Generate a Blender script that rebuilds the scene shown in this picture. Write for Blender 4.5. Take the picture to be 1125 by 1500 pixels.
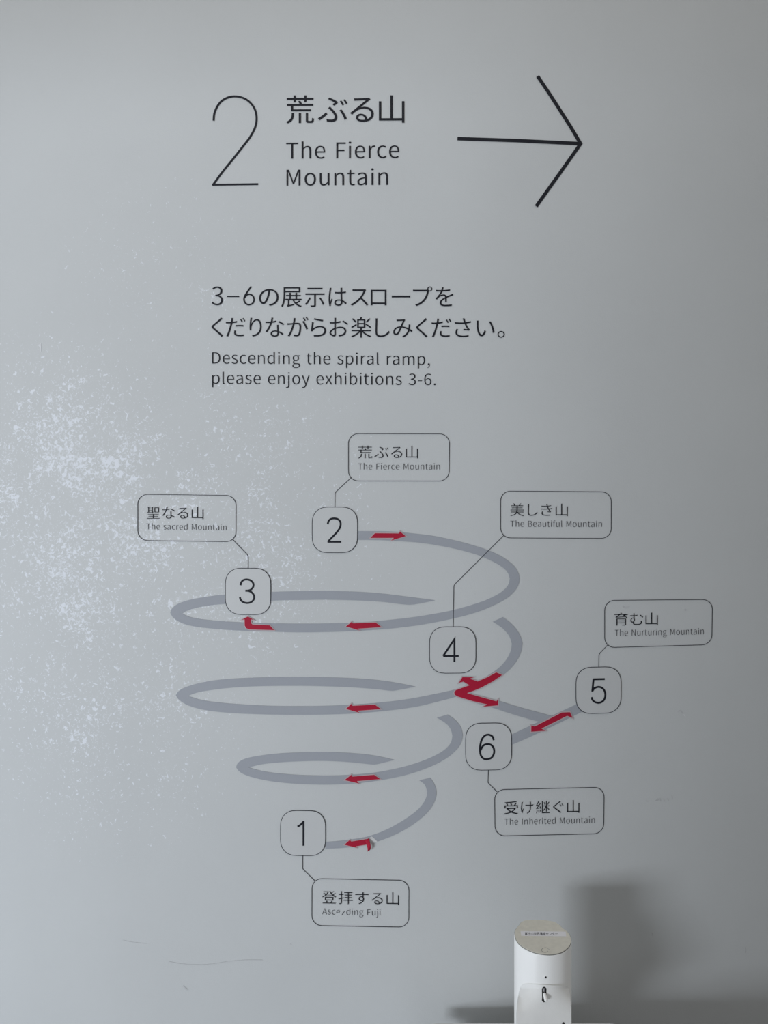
import bpy, bmesh, math, random
from mathutils import Vector

for o in list(bpy.data.objects):
    bpy.data.objects.remove(o, do_unlink=True)
C = bpy.context.scene.collection
S = bpy.context.scene

# ------------------------------------------------------------------ camera
F = 1083.0                       # focal length in pixels of the 1125 x 1500 frame
EYE = 1.60                       # eye height, m
cam_data = bpy.data.cameras.new('camera')
cam = bpy.data.objects.new('camera', cam_data)
C.objects.link(cam)
cam.location = (0, 0, EYE)
cam.rotation_euler = (math.pi / 2, 0, 0)
cam_data.sensor_fit = 'VERTICAL'
cam_data.sensor_height = 36.0
cam_data.lens = F / 1500.0 * 36.0
S.camera = cam

# ------------------------------------------------------------------ world
w = bpy.data.worlds.new('world')
S.world = w
w.use_nodes = True
bg = w.node_tree.nodes['Background']
bg.inputs[0].default_value = (1.0, 0.985, 0.975, 1)
bg.inputs[1].default_value = 0.54

# ------------------------------------------------------------------ daylight from the left, with an added low fill
def area(name, loc, target, sx, sy, power, col):
    l = bpy.data.lights.new(name, 'AREA')
    l.shape = 'RECTANGLE'
    l.size, l.size_y = sx, sy
    l.energy = power
    l.color = col
    o = bpy.data.objects.new(name, l)
    C.objects.link(o)
    o.location = loc
    o.rotation_euler = (Vector(target) - Vector(loc)).to_track_quat('-Z', 'Y').to_euler()
    return o

area('window_light', (-5.4, -5.2, 0.80), (0.1, 1.3, 0.98), 2.8, 1.3, 413.0, (0.885, 0.943, 1.035))
area('low_blue_fill', (-2.3, 0.35, 0.30), (-0.4, 1.35, 0.9), 0.5, 0.4, 4.2, (0.62, 0.80, 1.0))  # added blue fill for the lower left of the wall
area('ceiling_light', (-0.1, 0.1, 3.2), (0.0, 1.3, 1.9), 1.2, 0.8, 3.0, (1.0, 0.97, 0.93))

S.view_settings.view_transform = 'Standard'
S.view_settings.look = 'None'
S.view_settings.gamma = 1.0
S.view_settings.use_curve_mapping = False
S.view_settings.exposure = 0.0

# ------------------------------------------------------------------ the curved core wall
DIST = 1.30                      # nearest distance camera - wall
RAD = 4.20                       # radius of the round core
def on_wall(s, z, off=0.0):
    a = s / RAD
    r = RAD + off
    return (r * math.sin(a), DIST + RAD - r * math.cos(a), z)

def ws(px, py):
    """place on the wall (arc length, height) of a point measured on the photograph"""
    dx, dz = (px - 562.5) / F, -(py - 750.0) / F
    cy = DIST + RAD
    A = dx * dx + 1.0
    B = -2 * cy
    Cc = cy * cy - RAD * RAD
    t = (-B - math.sqrt(B * B - 4 * A * Cc)) / (2 * A)
    X, Y = dx * t, t
    return RAD * math.atan2(X, cy - Y), EYE + dz * t

# ------------------------------------------------------------------ materials
def mat(name, col, rough=0.5, bump=0.0, bscale=400.0, spec=0.5, var=0.0, vscale=8.0, metal=0.0):
    m = bpy.data.materials.new(name)
    m.use_nodes = True
    nt = m.node_tree
    b = nt.nodes['Principled BSDF']
    b.inputs['Roughness'].default_value = rough
    b.inputs['Metallic'].default_value = metal
    b.inputs['Specular IOR Level'].default_value = spec
    tc = nt.nodes.new('ShaderNodeTexCoord')
    n = nt.nodes.new('ShaderNodeTexNoise')
    n.inputs['Scale'].default_value = vscale
    n.inputs['Detail'].default_value = 4
    nt.links.new(tc.outputs['Object'], n.inputs['Vector'])
    r = nt.nodes.new('ShaderNodeMapRange')
    r.inputs['From Min'].default_value = 0.3
    r.inputs['From Max'].default_value = 0.7
    r.inputs['To Min'].default_value = 1 - var
    r.inputs['To Max'].default_value = 1 + var
    nt.links.new(n.outputs['Fac'], r.inputs['Value'])
    mx = nt.nodes.new('ShaderNodeVectorMath')
    mx.operation = 'SCALE'
    mx.inputs[0].default_value = col
    nt.links.new(r.outputs['Result'], mx.inputs['Scale'])
    nt.links.new(mx.outputs['Vector'], b.inputs['Base Color'])
    if bump:
        n2 = nt.nodes.new('ShaderNodeTexNoise')
        n2.inputs['Scale'].default_value = bscale
        nt.links.new(tc.outputs['Object'], n2.inputs['Vector'])
        bp = nt.nodes.new('ShaderNodeBump')
        bp.inputs['Strength'].default_value = bump
        bp.inputs['Distance'].default_value = 0.001
        nt.links.new(n2.outputs['Fac'], bp.inputs['Height'])
        nt.links.new(bp.outputs['Normal'], b.inputs['Normal'])
    return m

def wall_material():
    m = bpy.data.materials.new('painted_wall')
    m.use_nodes = True
    nt = m.node_tree
    N, L = nt.nodes.new, nt.links.new
    b = nt.nodes['Principled BSDF']
    b.inputs['Roughness'].default_value = 0.62
    b.inputs['Specular IOR Level'].default_value = 0.35
    tc = N('ShaderNodeTexCoord')
    def noise(scale, detail=2.0, rough=0.5, dist=0.0):
        n = N('ShaderNodeTexNoise')
        n.inputs['Scale'].default_value = scale
        n.inputs['Detail'].default_value = detail
        n.inputs['Roughness'].default_value = rough
        n.inputs['Distortion'].default_value = dist
        L(tc.outputs['Object'], n.inputs['Vector'])
        return n.outputs['Fac']
    def math_(op, a, c, d=None):
        n = N('ShaderNodeMath')
        n.operation = op
        for i, v in enumerate((a, c, d)):
            if v is None: continue
            if isinstance(v, (int, float)): n.inputs[i].default_value = v
            else: L(v, n.inputs[i])
        return n.outputs[0]
    def rng(v, a, c, lo=0.0, hi=1.0, smooth=True):
        n = N('ShaderNodeMapRange')
        if smooth: n.interpolation_type = 'SMOOTHSTEP'
        n.inputs['From Min'].default_value = a
        n.inputs['From Max'].default_value = c
        n.inputs['To Min'].default_value = lo
        n.inputs['To Max'].default_value = hi
        L(v, n.inputs['Value'])
        return n.outputs['Result']
    sx = N('ShaderNodeSeparateXYZ')
    L(tc.outputs['Object'], sx.inputs[0])
    def blob(cx, cz, rx, rz):          # patch of worn paint with its gloss painted in: 1 in the middle, 0 outside
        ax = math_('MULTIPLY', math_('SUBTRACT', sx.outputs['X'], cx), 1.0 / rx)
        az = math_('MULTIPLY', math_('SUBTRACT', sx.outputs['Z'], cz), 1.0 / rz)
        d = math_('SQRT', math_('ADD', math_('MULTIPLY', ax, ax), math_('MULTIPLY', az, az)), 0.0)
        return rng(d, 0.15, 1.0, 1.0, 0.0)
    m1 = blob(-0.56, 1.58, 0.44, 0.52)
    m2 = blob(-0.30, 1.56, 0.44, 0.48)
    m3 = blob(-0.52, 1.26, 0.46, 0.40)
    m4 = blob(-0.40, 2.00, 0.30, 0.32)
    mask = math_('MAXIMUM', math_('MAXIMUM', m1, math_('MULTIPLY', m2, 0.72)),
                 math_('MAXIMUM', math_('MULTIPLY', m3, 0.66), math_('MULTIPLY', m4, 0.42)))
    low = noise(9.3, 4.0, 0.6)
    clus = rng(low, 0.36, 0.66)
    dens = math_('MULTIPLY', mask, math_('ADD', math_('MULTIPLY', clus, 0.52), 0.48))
    # white specks, shine of worn paint put into the colour: a coarse and a fine layer; density lowers the threshold
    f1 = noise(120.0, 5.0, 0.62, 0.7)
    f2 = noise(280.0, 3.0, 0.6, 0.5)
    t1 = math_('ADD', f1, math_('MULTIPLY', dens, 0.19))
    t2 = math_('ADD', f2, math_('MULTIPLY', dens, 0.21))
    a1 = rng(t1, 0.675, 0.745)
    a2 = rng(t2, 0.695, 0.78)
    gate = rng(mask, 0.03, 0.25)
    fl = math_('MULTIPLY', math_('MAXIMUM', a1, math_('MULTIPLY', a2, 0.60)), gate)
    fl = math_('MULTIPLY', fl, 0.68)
    # broad uneven rolling of the paint
    roll = rng(noise(3.0, 5.0, 0.6), 0.3, 0.7, 0.975, 1.02, False)
    base = N('ShaderNodeVectorMath'); base.operation = 'SCALE'
    base.inputs[0].default_value = (0.520, 0.535, 0.531)
    L(roll, base.inputs['Scale'])
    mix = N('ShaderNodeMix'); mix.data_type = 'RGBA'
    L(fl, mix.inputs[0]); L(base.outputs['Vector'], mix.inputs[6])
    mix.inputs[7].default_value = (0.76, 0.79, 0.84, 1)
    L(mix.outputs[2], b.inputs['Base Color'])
    bp = N('ShaderNodeBump')
    bp.inputs['Strength'].default_value = 0.22
    bp.inputs['Distance'].default_value = 0.0007
    L(math_('ADD', noise(420.0, 2.0), math_('MULTIPLY', noise(90.0, 2.0), 1.2)), bp.inputs['Height'])
    L(bp.outputs['Normal'], b.inputs['Normal'])
    return m

M = dict(
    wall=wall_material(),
    ink=mat('black_vinyl', (0.009, 0.010, 0.015), 0.6, spec=0.25, var=0.08),
    fine=mat('fine_print_ink', (0.03, 0.032, 0.040), 0.6, spec=0.25, var=0.08),
    line=mat('outline_ink', (0.03, 0.032, 0.040), 0.6, spec=0.25, var=0.1),
    grey=mat('grey_vinyl', (0.318, 0.335, 0.364), 0.6, spec=0.3, var=0.02, bump=0.1),
    red=mat('red_vinyl', (0.37, 0.009, 0.034), 0.6, spec=0.2, var=0.05),
    rim=mat('pale_sticker_rim', (0.46, 0.365, 0.38), 0.5, var=0.03),
    panel=mat('badge_film', (0.508, 0.519, 0.515), 0.5, var=0.012, vscale=30, bump=0.1),
    residue=mat('glue_residue', (0.56, 0.565, 0.56), 0.6, var=0.08, vscale=120),
    plain=mat('blocker_grey', (0.45, 0.455, 0.46), 0.7, var=0.02),
    floor=mat('floor_stone', (0.30, 0.30, 0.30), 0.6, var=0.06, bump=0.2, bscale=60),
    white=mat('white_plastic', (0.90, 0.905, 0.885), 0.42, bump=0.04, bscale=900, var=0.01),
    hood=mat('matte_white_plastic', (0.79, 0.795, 0.775), 0.5, bump=0.15, bscale=900, var=0.015, vscale=60),
    top=mat('beige_film', (0.76, 0.735, 0.64), 0.33, bump=0.1, bscale=800, var=0.05, vscale=120),
    topedge=mat('dark_film_edge', (0.22, 0.22, 0.20), 0.4),
    black=mat('black_plastic', (0.012, 0.012, 0.013), 0.4),
    metal=mat('nozzle_metal', (0.35, 0.35, 0.36), 0.35, metal=0.6),
    tape=mat('paper_tape', (0.88, 0.875, 0.90), 0.6, var=0.02),
    tapeink=mat('tape_ink', (0.03, 0.03, 0.05), 0.6),
    mark=mat('engraved_mark', (0.50, 0.49, 0.46), 0.5),
    table=mat('table_laminate', (0.68, 0.68, 0.68), 0.45, var=0.02),
    scuff=mat('scuff_grey', (0.47, 0.478, 0.482), 0.7, var=0.08, vscale=200),
    scuff2=mat('scuff_pale', (0.63, 0.64, 0.65), 0.7, var=0.05, vscale=200),
)

# ------------------------------------------------------------------ object helpers
def link(name, verts, faces, m, parent=None, smooth=False):
    me = bpy.data.meshes.new(name)
    me.from_pydata(verts, [], faces)
    me.update()
    me.materials.append(m)
    if smooth:
        me.polygons.foreach_set('use_smooth', [True] * len(me.polygons))
    o = bpy.data.objects.new(name, me)
    C.objects.link(o)
    if parent is not None:
        o.parent = parent
        o.location = (0, 0, 0)
        mw, q = parent.matrix_basis.copy(), parent.parent
        while q is not None:
            mw, q = q.matrix_basis @ mw, q.parent
        me.transform(mw.inverted())
    return o

def tag(o, label=None, cat=None, group=None, kind=None):
    if label: o['label'] = label
    if cat: o['category'] = cat
    if group: o['group'] = group
    if kind: o['kind'] = kind
    return o

def thing(name, loc, label, cat, group=None):
    o = bpy.data.objects.new(name, None)
    o.empty_display_size = 0.02
    C.objects.link(o)
    o.location = loc
    return tag(o, label, cat, group)

def wthing(name, px, py, label, cat, group=None):
    s, z = ws(px, py)
    return thing(name, on_wall(s, z, 0.0), label, cat, group)

# a decal: polygons given in measured photograph points, laid on the wall with a real film thickness
def decal(name, polys, m, parent=None, off=0.0006, thick=0.0003):
    """polys: list of (points, faces)"""
    V, Fc = [], []
    for pts, faces in polys:
        n = len(pts)
        b = len(V)
        wp = [ws(*p) for p in pts]
        V += [on_wall(s, z, off) for s, z in wp]
        V += [on_wall(s, z, off - thick) for s, z in wp]
        cnt = {}
        for f in faces:
            ff = list(f)
            A = sum(pts[ff[i]][0] * pts[ff[(i + 1) % len(ff)]][1] - pts[ff[(i + 1) % len(ff)]][0] * pts[ff[i]][1] for i in range(len(ff)))
            if A > 0: ff.reverse()          # image y runs down: keep the front towards the room
            Fc.append([b + i for i in ff])
            for i in range(len(ff)):
                e = (ff[i], ff[(i + 1) % len(ff)])
                cnt[e] = cnt.get(e, 0) + 1
        for (a, c) in cnt:
            if (c, a) not in cnt:
                Fc.append([b + c, b + a, b + a + n, b + c + n])
    return link(name, V, Fc, m, parent)

# 2-D fill of closed outlines (bezier or poly), returned as points + faces
def fill_beziers(splines, offset=0.0, res=5):
    cu = bpy.data.curves.new('tmp', 'CURVE')
    cu.dimensions = '2D'
    cu.fill_mode = 'BOTH'
    cu.resolution_u = res
    cu.offset = offset
    for sp in splines:
        s = cu.splines.new('BEZIER')
        s.bezier_points.add(len(sp) - 1)
        s.use_cyclic_u = True
        for p, (hl, co, hr) in zip(s.bezier_points, sp):
            p.handle_left_type = p.handle_right_type = 'FREE'
            p.co = (co[0], co[1], 0)
            p.handle_left = (hl[0], hl[1], 0)
            p.handle_right = (hr[0], hr[1], 0)
    return fill_curve(cu)

def fill_polys(polys, offset=0.0):
    cu = bpy.data.curves.new('tmp', 'CURVE')
    cu.dimensions = '2D'
    cu.fill_mode = 'BOTH'
    cu.offset = offset
    for pl in polys:
        s = cu.splines.new('POLY')
        s.points.add(len(pl) - 1)
        s.use_cyclic_u = True
        for p, c in zip(s.points, pl):
            p.co = (c[0], c[1], 0, 1)
    return fill_curve(cu)

def fill_curve(cu):
    o = bpy.data.objects.new('tmp', cu)
    me = o.to_mesh()
    pts = [(v.co.x, v.co.y) for v in me.vertices]
    faces = [tuple(p.vertices) for p in me.polygons]
    o.to_mesh_clear()
    bpy.data.objects.remove(o)
    bpy.data.curves.remove(cu)
    return pts, faces

def stroke(pts, wd, closed=False):
    """constant-width stroke along a polyline, mitred"""
    n = len(pts)
    L, R_ = [], []
    for i in range(n):
        p = Vector(pts[i])
        a = Vector(pts[(i - 1) % n]) if (i > 0 or closed) else None
        c = Vector(pts[(i + 1) % n]) if (i < n - 1 or closed) else None
        d1 = (p - a).normalized() if a is not None else None
        d2 = (c - p).normalized() if c is not None else None
        if d1 is None: d1 = d2
        if d2 is None: d2 = d1
        t = d1 + d2
        t = t.normalized() if t.length > 1e-4 else d1
        nn = Vector((-t.y, t.x))
        k = max(0.30, nn.dot(Vector((-d1.y, d1.x))))
        q = nn * (wd / 2 / k)
        L.append(tuple(p + q)); R_.append(tuple(p - q))
    faces = []
    m = n if closed else n - 1
    for i in range(m):
        j = (i + 1) % n
        faces.append((i, j, n + j, n + i))
    return L + R_, faces

def smooth_line(pts, sub=6, closed=False):
    out = []
    n = len(pts)
    m = n if closed else n - 1
    for i in range(m):
        if closed: p0, p1, p2, p3 = (pts[(i + k - 1) % n] for k in range(4))
        else: p0, p1, p2, p3 = pts[max(i - 1, 0)], pts[i], pts[i + 1], pts[min(i + 2, n - 1)]
        for j in range(sub):
            t = j / sub
            out.append(tuple(0.5 * (2 * p1[k] + (p2[k] - p0[k]) * t + (2 * p0[k] - 5 * p1[k] + 4 * p2[k] - p3[k]) * t * t
                                    + (3 * p1[k] - p0[k] - 3 * p2[k] + p3[k]) * t ** 3) for k in range(2)))
    if not closed: out.append(tuple(pts[-1]))
    return out

def densify(pts, step=18.0, closed=False):
    out = []
    n = len(pts)
    for i in range(n if closed else n - 1):
        a, b = pts[i], pts[(i + 1) % n]
        k = max(1, int(math.dist(a, b) / step))
        out += [(a[0] + (b[0] - a[0]) * j / k, a[1] + (b[1] - a[1]) * j / k) for j in range(k)]
    if not closed: out.append(pts[-1])
    return out

def resample(pts, n):
    acc = [0.0]
    for a, b in zip(pts, pts[1:]): acc.append(acc[-1] + math.dist(a, b))
    out, k = [], 0
    for i in range(n + 1):
        t = acc[-1] * i / n
        while k < len(pts) - 2 and acc[k + 1] < t: k += 1
        u = (t - acc[k]) / max(1e-9, acc[k + 1] - acc[k])
        u = min(max(u, 0), 1)
        out.append((pts[k][0] + (pts[k + 1][0] - pts[k][0]) * u, pts[k][1] + (pts[k + 1][1] - pts[k][1]) * u))
    return out

def band(segs):
    """segs: list of (outer_points, inner_points, count) joined end to end -> quad strip"""
    O, I = [], []
    for k, (a, b, n) in enumerate(segs):
        ra, rb = resample(smooth_line(a), n), resample(smooth_line(b), n)
        if k: ra, rb = ra[1:], rb[1:]
        O += ra; I += rb
    n = len(O)
    return O + I, [(i, i + 1, n + i + 1, n + i) for i in range(n - 1)]

# ------------------------------------------------------------------ letter shapes (1000 units per em)
GLYPHS = {}
def read_glyphs(txt):
    for ln in txt.strip('\n').split('\n'):
        a = ln.split('|')
        sp = []
        for s in a[2:]:
            v = list(map(int, s.split()))
            pts, px, py = [], 0, 0
            for i in range(0, len(v), 6):
                px += v[i]; py += v[i + 1]
                pts.append(((px + v[i + 2], py + v[i + 3]), (px, py), (px + v[i + 4], py + v[i + 5])))
            sp.append(pts)
        GLYPHS[a[0]] = (int(a[1]), sp)

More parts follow.
